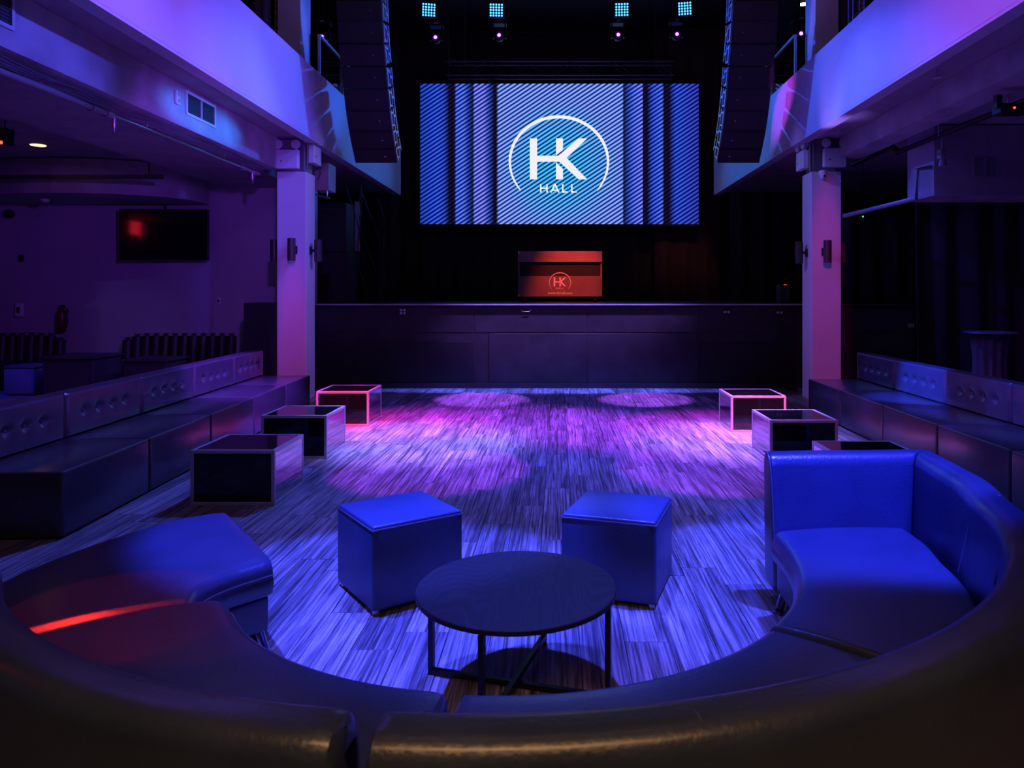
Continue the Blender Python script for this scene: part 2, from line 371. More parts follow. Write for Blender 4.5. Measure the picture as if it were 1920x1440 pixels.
# curved bulkhead hanging in the left room
pts = [(-9.6, 12.9)]
for k in range(0, 13):
    a = PI + PI * k / 12 * 1.0
    pts.append((-7.85 + 1.75 * math.cos(a), 12.5 + 1.1 * math.sin(a)))
pts.append((-6.1, 12.9))
bm = BM(); prism(bm, pts, 1.6 + 1.56, 1.6 + 2.1, 'z'); tag(obj('trim_3', bm, soff), 'curved dropped bulkhead under the left ceiling', None, None, 'structure')
c = thing('dark_slot_band', 'black rail added for the dark slot below the raised ceiling at the far left', 'band', (-7.2, 11.0, H + 1.74))  # dark bar and its rods are added to draw a dark slot line
one('band', black, c, (-1.35, 1.3, -0.03, 0.03, -0.03, 0.03)); 
for sx in (-1.2, 1.1): one('added_rod', blackm, c, (sx - 0.008, sx + 0.008, -0.008, 0.008, 0.03, 0.378))
structure('wall_left_back', wallp, 'purple lit back wall of the left side room with the television', (-11, -4.3, 13.0, 13.2, 0, 1.6 + 2.3))
structure('wall_left', wallp, 'outer wall of the left side room', (-11.2, -11, -4, 13.2, 0, 1.6 + 2.3))
structure('wall_right', wallp, 'outer wall of the right side room behind the drapes', (11, 11.2, -4, 18, 0, 1.6 + 2.3))
structure('wall_stage', black, 'black wall behind the stage curtains', (-11, 11, 19.3, 19.5, 0, 8.6))
structure('wall_stage_left', black, 'black wall beyond the left end of the stage', (-5.9, -5.75, 13.2, 19.3, 0, FB))
hc = structure('ceiling', black, 'black ceiling high above the hall and stage', (-11, 11, 1.0, 19.3, 8.4, 8.6))
structure('wall_balcony_left', black, 'dark wall behind the left balcony', (-7.2, -7.0, 2, 19.3, FT, 8.4))
structure('wall_balcony_right', black, 'dark wall behind the right balcony', (7.0, 7.2, 2, 19.3, FT, 8.4))
rc = structure('ceiling', soff, 'dim purple ceiling of the right side room with pipework', (BX + 0.4, 11, -2, 12.6, 1.6 + 2.12, 1.6 + 2.28))
# right side room duct: box hanging near the drapes
dx = P(1722, 374, 9.6)
bm = BM(); box(bm, dx.x, 10.9, 9.2, 9.9, dx.z, 1.6 + 2.10); dk = tag(obj('trim_5', bm, soff), 'boxed duct above the black drapes on the right', None, None, 'structure')

# ------------------------------------------------------------------ columns
def column(s, xi, xo, xu, label):
    a, b = sorted((s * xi, s * xo))
    c = thing('column', label, None, ((a + b) / 2, 11.21, 0)); c['kind'] = 'structure'
    hw = (b - a) / 2
    one('cladding', paint, c, (-hw, hw, -0.21, 0.21, 0, 3.42), bev=0.006)
    one('steel_core', mat('core_paint', (0.22, 0.2, 0.22), 0.6, var=0.2), c, (-hw + 0.05, hw - 0.03, -0.15, 0.17, 3.42, FB + 0.02))
    for k in range(2):
        hose('conduit', [(s * -0.19 + s * -0.045 * k + s*0.0, -0.19, 3.44), (s * -0.19 + s * -0.045 * k, -0.19, FB)], 0.014, steel, c)
    u = s * (xu) - (a + b) / 2
    ua, ub = sorted((u, u + s * 0.34))
    one('upper_shaft', paint, c, (ua, ub, -0.21, 0.24, FT - 0.25, 8.4))
    return c
column(-1, 3.76, 4.19, 3.84, 'square white column on the left, lit blue above and magenta below')
column(1, 3.80, 4.24, 3.86, 'square white column on the right, lit magenta on its front')

# ------------------------------------------------------------------ balcony railings
def railing(s, y0, y1, label):
    c = thing('glass_railing', label, 'railing', (s * 3.72, y0, FT))
    L_ = y1 - y0; n = 4
    for k in range(n):
        o = one('pane', glassm, c, (-0.006, 0.006, k * L_ / n + 0.03, (k + 1) * L_ / n - 0.03, 0.03, 0.66))
    for k in range(n + 1):
        one('post', steel, c, (-0.018, 0.018, k * L_ / n - 0.018, k * L_ / n + 0.018, 0, 0.68))
    one('handrail', alum, c, (-0.03, 0.03, -0.02, L_ + 0.02, 0.68, 0.715), bev=0.008)
railing(-1, 11.5, 16.5, 'glass railing with bright blue handrail on the left balcony')
railing(1, 11.5, 16.5, 'glass railing with bright blue handrail on the right balcony')

# ------------------------------------------------------------------ curtains
def curtain(name, label, x0, x1, y, z0, z1, m, amp=0.07, wl=0.32, axis='x', seed=1, cat='curtain'):
    rnd = random.Random(seed); L_ = x1 - x0; n = int(L_ / (wl / 8)); nz = 7; bm = BM(); rows = []
    ph = [rnd.uniform(0, 6.28) for _ in range(4)]
    c = thing(name, label, cat, ((x0 + x1) / 2, y, z0) if axis == 'x' else (y, (x0 + x1) / 2, z0))
    for j in range(nz + 1):
        t = j / nz; row = []
        for i in range(n + 1):
            u = i / n * L_; f = 0.55 + 0.45 * (1 - t)
            d = amp * f * (math.sin(2 * PI * u / wl + ph[0]) + 0.5 * math.sin(2 * PI * u / wl * 0.43 + ph[1] + t)) 
            p = (u - L_ / 2, d, t * (z1 - z0)) if axis == 'x' else (d, u - L_ / 2, t * (z1 - z0))
            row.append(bm.verts.new(p))
        rows.append(row)
    for j in range(nz):
        for i in range(n): bm.faces.new((rows[j][i], rows[j][i + 1], rows[j + 1][i + 1], rows[j + 1][i]))
    o = obj('cloth', bm, m, c, True)
    md = o.modifiers.new('thick', 'SOLIDIFY'); md.thickness = 0.008
    if axis == 'x': hose('curtain_rail', [(-L_ / 2, 0, z1 - z0 + 0.01), (L_ / 2, 0, z1 - z0 + 0.01)], 0.02, blackm, c)
    else: hose('curtain_rail', [(0, -L_ / 2, z1 - z0 + 0.01), (0, L_ / 2, z1 - z0 + 0.01)], 0.02, blackm, c)
    return c
STZ = H - (570 - CY) * YS / F      # stage height
stagecurt = mat('stage_curtain', (0.035, 0.026, 0.028), 0.85, bump=0.1)
curtain('stage_curtain', 'wide black curtain behind the glowing screen', -4.2, 2.4, 18.9, STZ + 0.02, 8.3, stagecurt, 0.08, 0.45, seed=2)
curtain('stage_curtain', 'dark reddish curtain at the right back of the stage', 2.45, 4.1, 18.6, STZ + 0.02, 8.3, mat('brown_curtain', (0.06, 0.035, 0.035), 0.85), 0.05, 0.5, seed=3)
curtain('stage_curtain', 'gathered black curtain at the right side of the stage', 4.15, 6.4, 17.6, STZ + 0.02, 8.3, stagecurt, 0.12, 0.5, seed=4)
curtain('stage_curtain', 'black side curtain at the left of the stage below the balcony end', -4.25, -3.75, 17.4, STZ + 0.02, 8.3, stagecurt, 0.06, 0.3, seed=5)
curtain('drape', 'tall black drape on the far right beside the cocktail table', 4.86, 10.6, 10.05, 0.004, P(0, 372, 9.9).z, drape, 0.09, 0.42, seed=6)
curtain('drape', 'black drape hanging behind the right column', 4.5, 7.4, 12.9, STZ + 0.005, P(0, 400, 12.9).z, drape, 0.08, 0.4, seed=8)
curtain('purple_curtain', 'purple curtain on the right balcony beside the column', 4.35, 4.72, 11.3, FT, 8.3, purpcurt, 0.03, 0.14, seed=9)
curtain('purple_curtain', 'dark curtain on the left balcony beside the sequin strand', -4.66, -4.42, 11.3, FT, 8.3, purpcurt, 0.03, 0.14, seed=10)
c = thing('sequin_curtain', 'narrow glittering copper sequin strand beside the upper left column', 'curtain', (-4.23, 11.1, FT)); 
for k in range(2):
    bm = BM()
    for j in range(60):
        box(bm, -0.03 + 0.05 * k, 0.0 + 0.05 * k, -0.012, 0.0, 0.02 + j * 0.058, 0.05 + j * 0.058 + 0.02)
    o = obj('sequins', bm, sequin, c); o['kind'] = 'stuff'
hose('curtain_rail', [(-0.1, 0, 3.55), (0.2, 0, 3.55)], 0.012, blackm, c)

# ------------------------------------------------------------------ stage
st = tag(thing('trim_6', 'long black stage with a lit front edge', None, (0, YS, 0)), kind='structure')
one('stage_body', stagep, st, (-4.3, 6.05, 0.06, 6.9, 0, STZ - 0.03))
one('stage_deck', mat('deck', (0.05, 0.04, 0.045), 0.35, var=0.2), st, (-4.3, 6.05, 0.0, 6.9, STZ - 0.03, STZ))
one('stage_nosing', mat('nosing', (0.85, 0.84, 0.86), 0.3, 0.4), st, (-4.25, 4.2, -0.012, -0.001, STZ - 0.020, STZ + 0.002))
one('toe_board', mat('toe', (0.05, 0.035, 0.04), 0.5), st, (-4.25, 4.2, 0.0, 0.058, 0.0, 0.085))
xx = [-4.0, -1.16, -0.9, 0.9, 2.42, 4.0, 6.0]
for k, (a, b, z0, z1, mm) in enumerate([(-4.05, -1.42, 0.09, 0.78, boxb), (-1.16, 0.5, 0.09, 0.92, stagep), (0.52, 2.38, 0.09, 0.92, stagep), (2.42, 4.1, 0.09, 0.76, boxb), (4.2, 6.0, 0.09, 0.70, boxb)]):
    one('front_panel', mm, st, (a + 0.004, b - 0.004, 0.035, 0.059, z0, z1), bev=0.003, seg=1)
for a, b in ((-4.2, -1.42), (-1.40, 0.5), (0.52, 2.4), (2.42, 4.2), (4.22, 6.0)):
    one('upper_panel', stagep, st, (a + 0.003, b - 0.003, 0.05, 0.0595, 0.945, STZ - 0.05), bev=0.002, seg=1)
def outlet(px, py, n, rows, label):
    p = P(px, py, YS + 0.03)
    c = thing('power_outlet', label, 'outlet', (p.x, YS + 0.046, p.z))
    one('cover_plate', blackm, c, (-0.07, 0.07, -0.004, 0.004, -0.06, 0.06))
    for r_ in range(rows):
        for k in range(n):
            one('socket', whitepl, c, (-0.052 + k * 0.06, -0.008 + k * 0.06, -0.010, -0.003, -0.05 + r_ * 0.055 + (0 if rows > 1 else 0.03), -0.012 + r_ * 0.055 + (0 if rows > 1 else 0.03)), bev=0.003)
outlet(755, 584, 2, 2, 'four-socket outlet on the stage front near the left column')
outlet(1363, 585, 2, 1, 'two-socket outlet on the stage front, left of the two at the right')
outlet(1462, 586, 2, 1, 'two-socket outlet on the stage front next to the right column')
p = P(986, 583, YS)
hc_ = thing('recessed_handle', 'small curved metal handle on the upper stage front', 'handle', (p.x, YS + 0.045, p.z))
hose('grip', [(-0.08, 0, 0.02), (-0.06, -0.03, -0.01), (0.06, -0.03, -0.01), (0.08, 0, 0.02)], 0.006, steel, hc_)
# stage wing speaker left of the column
c = thing('subwoofer', 'tall black cabinet behind the left column at the stage corner', 'speaker', (P(507, 700, 11.9).x - 0.05, 12.0, 0))
one('cabinet', boxb, c, (-0.30, 0.36, -0.3, 0.3, 0.02, 1.45), bev=0.01)
bm = BM(); lathe(bm, [(0.05, -0.02), (0.07, 0.0), (0.05, 0.02)], 12, (-0.31, -0.1, 0.8), 'x'); obj('round_handle', bm, blackm, c)
one('foot', blackm, c, (-0.26, -0.18, -0.26, -0.18, 0, 0.02)); one('foot', blackm, c, (0.22, 0.30, -0.26, -0.18, 0, 0.02))

# ------------------------------------------------------------------ LED screen with logo
SY = 18.0
s0 = P(788, 420, SY); s1 = P(1310, 157, SY)
sw, sh = s1.x - s0.x, s1.z - s0.z
sc_ = thing('video_screen', 'huge glowing blue video wall above the stage with a round white logo', 'screen', ((s0.x + s1.x) / 2, SY, s0.z))
one('frame', black, sc_, (-sw / 2 - 0.04, sw / 2 + 0.04, 0.012, 0.16, -0.04, sh + 0.04))
def screen_mat():
    m = bpy.data.materials.new('screen_picture'); m.use_nodes = True; nt = m.node_tree; N = nt.nodes; L = nt.links
    b = N['Principled BSDF']; b.inputs['Base Color'].default_value = (0.01, 0.01, 0.01, 1); b.inputs['Specular IOR Level'].default_value = 0.0
    tc = N.new('ShaderNodeTexCoord'); sp = N.new('ShaderNodeSeparateXYZ'); L.new(tc.outputs['Object'], sp.inputs[0])
    def math_(op, a, b_=None, c_=None):
        n = N.new('ShaderNodeMath'); n.operation = op
        for i, v in enumerate((a, b_, c_)):
            if v is None: continue
            if isinstance(v, (int, float)): n.inputs[i].default_value = v
            else: L.new(v, n.inputs[i])
        return n.outputs[0]
    X, Z = sp.outputs['X'], sp.outputs['Z']
    u = math_('ADD', math_('DIVIDE', X, sw), 0.5)
    def ramp(stops):
        r = N.new('ShaderNodeValToRGB'); r.color_ramp.interpolation = 'LINEAR'; e = r.color_ramp.elements
        while len(e) < len(stops): e.new(0.5)
        for k, (px, c) in enumerate(stops):
            e[k].position = (px - 788) / 522.0; e[k].color = tuple(c) + (1,)
        L.new(u, r.inputs['Fac']); return r.outputs['Color']
    D = (0.012, 0.006, 0.03); B1 = (0.04, 0.12, 0.78); B2 = (0.11, 0.21, 0.92); B3 = (0.25, 0.28, 0.95); C1 = (0.27, 0.44, 1.0)
    light = ramp([(788, (0.02, 0.08, 0.50)), (820, B1), (832, (0.04, 0.10, .6)), (842, D), (853, D), (855, B2), (869, B2), (878, (.03, .08, .4)), (887, D), (890, B3), (906, B3), (917, (0.05, .1, .5)), (926, D), (932, D), (934, C1),
                  (1167, C1), (1169, D), (1178, (0.04, 0.1, .5)), (1188, B2), (1204, B3), (1206, D), (1214, D), (1224, B1), (1242, B2), (1244, D), (1255, D), (1268, B1), (1310, (0.05, 0.06, 0.45))][:32])
    # stripes rising to the right
    s = math_('SUBTRACT', Z, math_('MULTIPLY', X, 0.66))
    st_ = math_('SINE', math_('MULTIPLY', s, 2 * PI / 0.1030))
    st_ = math_('ADD', math_('MULTIPLY', st_, 0.5), 0.5)
    mr = N.new('ShaderNodeMapRange'); mr.interpolation_type = 'SMOOTHSTEP'
    mr.inputs[1].default_value = 0.22; mr.inputs[2].default_value = 0.82; L.new(st_, mr.inputs[0])
    # cyan glow in the circle
    r2 = math_('ADD', math_('POWER', math_('DIVIDE', math_('SUBTRACT', X, 0.0), 1.25), 2.0), math_('POWER', math_('DIVIDE', math_('SUBTRACT', Z, sh * 0.42), 1.35), 2.0))
    gl = N.new('ShaderNodeMapRange'); gl.inputs[1].default_value = 0.15; gl.inputs[2].default_value = 1.35; gl.inputs[3].default_value = 1; gl.inputs[4].default_value = 0; L.new(r2, gl.inputs[0])
    mx = N.new('ShaderNodeMix'); mx.data_type = 'RGBA'; L.new(gl.outputs[0], mx.inputs[0]); L.new(light, mx.inputs[6]); mx.inputs[7].default_value = (0.05, 0.62, 0.92, 1)
    dk_ = N.new('ShaderNodeMix'); dk_.data_type = 'RGBA'; dk_.blend_type = 'MULTIPLY'; dk_.inputs[0].default_value = 1
    L.new(light, dk_.inputs[6]); dk_.inputs[7].default_value = (0.02, 0.035, 0.26, 1)
    mm = N.new('ShaderNodeMix'); mm.data_type = 'RGBA'; L.new(mr.outputs[0], mm.inputs[0]); L.new(dk_.outputs[2], mm.inputs[6]); L.new(mx.outputs[2], mm.inputs[7])
    L.new(mm.outputs[2], b.inputs['Emission Color']); b.inputs['Emission Strength'].default_value = 1.0
    return m
scm = screen_mat()
for sx in (-0.4, 0.4): hose('suspension_cable', [(sx * sw, 0.09, sh + 0.03), (sx * sw, 0.09, 8.4 - s0.z)], 0.008, steel, sc_)
one('picture', scm, sc_, (-sw / 2, sw / 2, 0.0, 0.01, 0, sh))
# logo drawn in pixels of a crop (x / 2.909 + 740, y / 2.909)
def logo(parent, S, ox, oz, yf, th, m, name_a):
    """S metres per crop pixel; (896, 880) of the crop goes to (ox, oz)"""
    def q(x, y): return (ox + (x - 896) * S, oz - (y - 880) * S)
    bm = BM()
    for poly in ([(777, 850), (893, 850), (1003, 755), (1050, 755), (938, 862), (1050, 978), (1003, 978), (898, 882), (777, 882)],
                 [(737, 755), (777, 755), (777, 978), (737, 978)], [(880, 755), (918, 755), (918, 818), (880, 848)], [(880, 886), (918, 922), (918, 978), (880, 978)]):
        prism(bm, [q(*p) for p in poly], yf - th, yf)
    obj(name_a + '_letters', bm, m, parent)
    bm = BM(); n = 72; vo = []
    a0, a1 = math.radians(-40), math.radians(220)
    for k in range(n + 1):
        a = a0 + (a1 - a0) * k / n; t = math.sin(PI * k / n) ** 0.5
        wd = 4 + 13 * t
        row = []
        for r_ in (0, wd):
            x, z = 896 + (274 - r_) * math.cos(a), 880 - (251 - r_) * math.sin(a)
            for yy in (yf - th, yf):
                u_ = q(x, z); row.append(bm.verts.new((u_[0], yy, u_[1])))
        vo.append(row)
    for k in range(n):
        A, B_ = vo[k], vo[k + 1]
        for i, j in ((0, 1), (1, 3), (3, 2), (2, 0)): bm.faces.new((A[i], A[j], B_[j], B_[i]))
    bm.faces.new((vo[0][0], vo[0][1], vo[0][3], vo[0][2])); bm.faces.new((vo[-1][0], vo[-1][1], vo[-1][3], vo[-1][2]))
    obj(name_a + '_ring', bm, m, parent)
    bm = BM()
    def bar(x0, y0, x1, y1, wd_):
        a = Vector(q(x0, y0)); b_ = Vector(q(x1, y1)); d = (b_ - a).normalized(); nn = Vector((-d.y, d.x)) * wd_ * S / 2
        prism(bm, [tuple(a + nn), tuple(b_ + nn), tuple(b_ - nn), tuple(a - nn)], yf - th, yf)
    W_ = 7.5; t0, t1 = 1005, 1050
    bar(797, t0, 797, t1, W_); bar(831, t0, 831, t1, W_); bar(797, 1027, 831, 1027, W_ * .9)
    bar(852, t1, 874, t0, W_); bar(896, t1, 874, t0, W_); bar(861, 1038, 887, 1038, W_ * .8)
    bar(917, t0, 917, t1, W_); bar(917, t1 - 3, 944, t1 - 3, W_ * .9)
    bar(966, t0, 966, t1, W_); bar(966, t1 - 3, 994, t1 - 3, W_ * .9)
    obj(name_a + '_word', bm, m, parent)
S1 = SY / F / 2.909
lc = P(740 + 896 / 2.909, 880 / 2.909, SY)
logo(sc_, S1, lc.x - sc_.location.x, lc.z - s0.z, -0.001, 0.008, white_e, 'logo')

# ------------------------------------------------------------------ DJ booth
BY = 15.0
b0, b1 = P(971, 556, BY), P(1129, 471, BY)
bw, bh = b1.x - b0.x, b1.z - STZ
bz = b0.z - STZ
dj = thing('dj_booth', 'wide red-lit disc jockey booth with a round logo standing on the stage', 'booth', ((b0.x + b1.x) / 2, BY, STZ))
hw = bw / 2
for sx in (-1, 1):
    for sy in (0.08, 0.6):
        bm = BM(); lathe(bm, [(0.03, -0.015), (0.045, -0.015), (0.045, 0.015), (0.03, 0.015)], 14, (sx * (hw - 0.14), sy, 0.046), 'x'); obj('caster', bm, blackm, dj)
one('plinth', black, dj, (-hw + 0.04, hw - 0.04, 0.03, 0.7, 0.09, bz + 0.01))
one('lower_panel', redp, dj, (-hw, hw, 0.0, 0.03, bz, bz + (556 - 518) * BY / F), bev=0.004)
one('drape_strip', drape, dj, (-hw + 0.02, hw - 0.02, 0.06, 0.09, bz + (556 - 519) * BY / F, bz + (556 - 492) * BY / F))
one('top_band', brownp, dj, (-hw, hw, 0.0, 0.035, bz + (556 - 491) * BY / F, bh), bev=0.004)
one('worktop', black, dj, (-hw, hw, 0.036, 0.72, bh - 0.06, bh - 0.01))
for sx in (-1, 1):
    a, b = sorted((sx * hw, sx * (hw - 0.035)))
    one('side_panel', brownp, dj, (a, b, 0.032, 0.72, bz, bh - 0.061), bev=0.003)
    one('corner_cap', steel, dj, (a, b, -0.006, 0.0, bh - 0.045, bh + 0.002))
    one('corner_cap', steel, dj, (a, b, -0.006, 0.0, bz, bz + 0.04))
S2 = BY / F / 2.909 * (20.5 / (274 / 2.909)) 
lz = bz + (556 - 529.5) * BY / F
logo(dj, S2 , 0.0 + 0.0, lz, -0.001, 0.005, white_l, 'emblem')
def text(body, size, m, parent, loc, name='web_address'):
    cu = bpy.data.curves.new('txt', 'FONT'); cu.body = body; cu.size = size; cu.align_x = 'CENTER'; cu.extrude = 0.001; cu.resolution_u = 2
    t = bpy.data.objects.new('txt', cu); COL.objects.link(t); dg = bpy.context.evaluated_depsgraph_get()
    me = bpy.data.meshes.new_from_object(t.evaluated_get(dg)); bpy.data.objects.remove(t)
    o = bpy.data.objects.new(name, me); COL.objects.link(o); me.materials.clear(); me.materials.append(m)
    o.parent = parent; o.location = loc; o.rotation_euler = (PI / 2, 0, 0); return o
text('www.hkhall.com', 0.075, white_l, dj, (0.0, -0.004, bz + (556 - 551.5) * BY / F))

# ------------------------------------------------------------------ line arrays
LA = [(11.0, 5.05), (11.0, 4.72), (11.0, 4.384), (11.06, 4.09), (11.14, 3.778), (11.27, 3.475), (11.38, 3.163), (11.52, 2.86), (11.69, 2.58), (11.89, 2.337), (12.08, 2.136)]
def line_array(s, label):
    c = thing('line_array_speaker', label, 'speaker', (s * 2.97, 11.4, 1.6 + 5.3))
    X0, X1 = -0.34, 0.34
    for k in range(len(LA) - 1):
        (ya, za), (yb, zb) = LA[k], LA[k + 1]
        a = Vector((ya - 11.4, za - 5.3)); b_ = Vector((yb - 11.4, zb - 5.3)); t = (b_ - a).normalized(); n = Vector((-t.y, t.x))
        if n.x < 0: n = -n
        a = a + t * 0.006; b_ = b_ - t * 0.006
        d = 0.40
        A2 = a + n * d + t * 0.05; B2 = b_ + n * d - t * 0.05
        bm = BM(); prism(bm, [tuple(a), tuple(b_), tuple(B2), tuple(A2)], X0, X1, 'x')
        cab = obj('cabinet', bm, boxb, c)
        bm = BM(); o1 = a - n * 0.012 + t * 0.012; o2 = b_ - n * 0.012 - t * 0.012
        prism(bm, [tuple(o1), tuple(o2), tuple(b_ - t * 0.012 - n * 0.001), tuple(a + t * 0.012 - n * 0.001)], X0 + 0.015, X1 - 0.015, 'x'); obj('grille', bm, boxb, cab)
        # badge and rigging rails on the inner flank
        mid = (a + b_) / 2 - n * 0.014; bx = -s * 0.17
        bm = BM(); box(bm, bx - 0.012, bx + 0.012, mid.x - 0.003, mid.x + 0.001, mid.y - 0.01, mid.y + 0.01); obj('badge', bm, steel, cab)
        xi = -s * 0.34; e0, e1 = (xi, xi - s * 0.012) if s < 0 else (xi - 0.012, xi)
        xa, xb = sorted((xi, xi - s * 0.016))
        for ex, off, wd in ((1, 0.03, 0.03), (1, 0.20, 0.022), (1, 0.34, 0.035)):
            p1 = a + n * off + t * 0.02; p2 = b_ + n * off - t * 0.02
            bm = BM(); prism(bm, [tuple(p1), tuple(p2), tuple(p2 + n * wd), tuple(p1 + n * wd)], xa, xb, 'x'); obj('rigging_rail', bm, steel, cab)
        bm = BM()
        for (o_, f0, f1) in ((0.06, 0.1, 0.2), (0.06, 0.75, 0.84), (0.22, 0.4, 0.52)):
            p1 = a + (b_ - a) * f0 + n * o_; p2 = a + (b_ - a) * f1 + n * o_
            prism(bm, [tuple(p1), tuple(p2), tuple(p2 + n * 0.13 + t * 0.04), tuple(p1 + n * 0.13 + t * 0.04)], xa, xb, 'x')
        obj('rigging_link', bm, steel, cab)
    one('fly_frame', blackm, c, (-0.36, 0.36, -0.45, 0.15, -0.24, -0.16))
    for sx in (-0.3, 0.3):
        hose('chain', [(sx, -0.1, -0.16), (sx, -0.1, 1.5)], 0.012, steel, c)
line_array(-1, 'curved hanging column of black speaker cabinets left of the screen')
line_array(1, 'curved hanging column of black speaker cabinets right of the screen')

# ------------------------------------------------------------------ trusses and stage lights
def truss(label, x0, x1, y, z, h=0.3, d=0.3):
    L_ = x1 - x0
    c = thing('lighting_truss', label, 'truss', ((x0 + x1) / 2, y, z))
    tm = mat('truss_metal', (0.10, 0.10, 0.11), 0.45, 0.6)
    for yy in (-d / 2, d / 2):
        for zz in (-h / 2, h / 2): hose('chord', [(-L_ / 2, yy, zz), (L_ / 2, yy, zz)], 0.022, tm, c)
    n = int(L_ / 0.45)
    for yy in (-d / 2, d / 2):
        for k in range(n):
            a, b = -L_ / 2 + k * L_ / n, -L_ / 2 + (k + 1) * L_ / n
            z0, z1 = (-h / 2, h / 2) if k % 2 else (h / 2, -h / 2)
            hose('diagonal_brace', [(a, yy, z0), (b, yy, z1)], 0.010, tm, c, 5)
    for sx in (-0.42, 0.42): hose('suspension_cable', [(sx * L_, 0, h / 2), (sx * L_, 0, 8.385 - z)], 0.006, steel, c, 5)
    return c
TY = 14.0
tz = P(0, 6, TY).z
truss('dark lighting truss carrying the blue and purple lamps at the top', -3.0, 2.9, TY + 0.05, tz + 0.45)
p = P(1050, 131, 17.2)
truss('dark truss just above the video screen', P(838, 0, 17.2).x, P(1262, 0, 17.2).x, 17.2, p.z, 0.32)
led_pos = [(804, 18.5, 'leftmost'), (930.5, 19, 'second from left'), (1166, 18, 'third from left'), (1284, 16, 'rightmost')]
nm_led = ['blue square light panel at the top, outermost on the left', 'blue square light panel at the top, inner one left of the screen centre', 'blue square light panel at the top, inner one right of the screen centre', 'blue square light panel at the top, outermost on the right']
nm_mh = ['small purple moving head lamp under the outermost left blue panel', 'small purple moving head lamp under the inner left blue panel', 'small purple moving head lamp under the inner right blue panel', 'small purple moving head lamp under the outermost right blue panel']
def led_panel():
    c = thing('stage_lamp', 'x', 'stage light', group='blue light panels over the stage')
    one('housing', blackm, c, (-0.15, 0.15, 0.0, 0.12, -0.14, 0.14), bev=0.01)
    bm = BM()
    for i in range(5):
        for j in range(5):
            lathe(bm, [(0.018, 0.0), (0.012, -0.012)], 8, ((i - 2) * 0.052, -0.001, (j - 2) * 0.048), 'y')
    o = obj('diodes', bm, cyan_e, c); o['kind'] = 'stuff'
    bm = BM(); tube(bm, [(-0.17, 0.06, 0), (-0.17, 0.06, 0.2), (0.17, 0.06, 0.2), (0.17, 0.06, 0)], 0.012, 6); obj('yoke', bm, blackm, c)
    hose('clamp', [(0, 0.06, 0.2), (0, 0.06, 0.33)], 0.02, blackm, c)
    return c
def moving_head():
    c = thing('moving_head_lamp', 'x', 'stage light', group='purple moving head lamps over the stage')
    bm = BM(); lathe(bm, [(0.05, 0.14), (0.085, 0.10), (0.095, 0.0), (0.075, -0.03)], 18, (0, 0, 0), 'y'); obj('head', bm, blackm, c, True)
    bm = BM(); lathe(bm, [(0.034, -0.031), (0.02, -0.05)], 14, (0, 0, 0), 'y'); obj('lens', bm, purp_e, c, True)
    bm = BM(); lathe(bm, [(0.07, -0.0305), (0.066, -0.034)], 18, (0, 0, 0), 'y'); obj('front_ring', bm, mat('lens_dim', (0.12, 0.05, 0.2), 0.2), c)
    for sx in (-1, 1):
        a, b = sorted((sx * 0.10, sx * 0.13)); one('yoke_arm', blackm, c, (a, b, 0, 0.10, -0.04, 0.22), bev=0.008)
    one('base', blackm, c, (-0.14, 0.14, -0.05, 0.16, 0.22, 0.32), bev=0.01)
    one('status_display', mat('display', (0.4, 0.4, 0.45), 0.3), c, (-0.03, 0.04, -0.055, -0.05, 0.25, 0.285))
    hose('clamp', [(0, 0.06, 0.32), (0, 0.06, 0.72)], 0.018, blackm, c)
    return c
L0, M0 = led_panel(), moving_head()
for k, (px, py, _) in enumerate(led_pos):
    c = L0 if k == 0 else copy_tree(L0); c.location = P(px, py, TY - 0.3); c['label'] = nm_led[k]; c.rotation_euler = (0.25, 0.05 * (1.5 - k), 0)
mh_pos = [(817, 71), (936, 67), (1159, 66), (1269, 65)]
for k, (px, py) in enumerate(mh_pos):
    c = M0 if k == 0 else copy_tree(M0); c.location = P(px, py, TY); c['label'] = nm_mh[k]
for k, (px, py) in enumerate([(604.5, 70), (1501, 64)]):
    c = copy_tree(M0); c.location = P(px, py, 13.0 if k else 13.0) + Vector((0, 0, 0)); c['group'] = 'purple lamps behind the balcony railings'
    c['label'] = ['single purple lamp seen through the left balcony glass', 'single purple lamp seen through the right balcony glass'][k]
# round lamps
def downlight(px, py, z, r, m, label, name='ceiling_lamp', Y=None):
    Y = Y or F * (z - H) / (CY - py)
    c = thing(name, label, 'lamp', ((px - CX) * Y / F, Y, z))
    bm = BM(); lathe(bm, [(r * 1.15, -0.012), (r * 1.15, 0.0)], 24); obj('rim', bm, whitepl, c)
    bm = BM(); lathe(bm, [(r, -0.018), (r, -0.0125)], 24); obj('bulb', bm, m, c)
    return c
downlight(71.5, 270.5, 1.6 + 2.12, 0.095, warm_e, 'small round warm ceiling lamp glowing in the far left ceiling')
d_ = downlight(1507, 3, 1.6 + 5.2, 0.07, mat('lamp_white', (1, 1, 1), 0.3, emit=(1, 0.85, 0.6), es=8), 'small bright white lamp above the right balcony', Y=13.2)
structure('ceiling', black, 'dark ceiling over the right balcony with a white lamp', (3.9, 7.0, 11.6, 16.9, 1.6 + 5.2, 1.6 + 5.3))

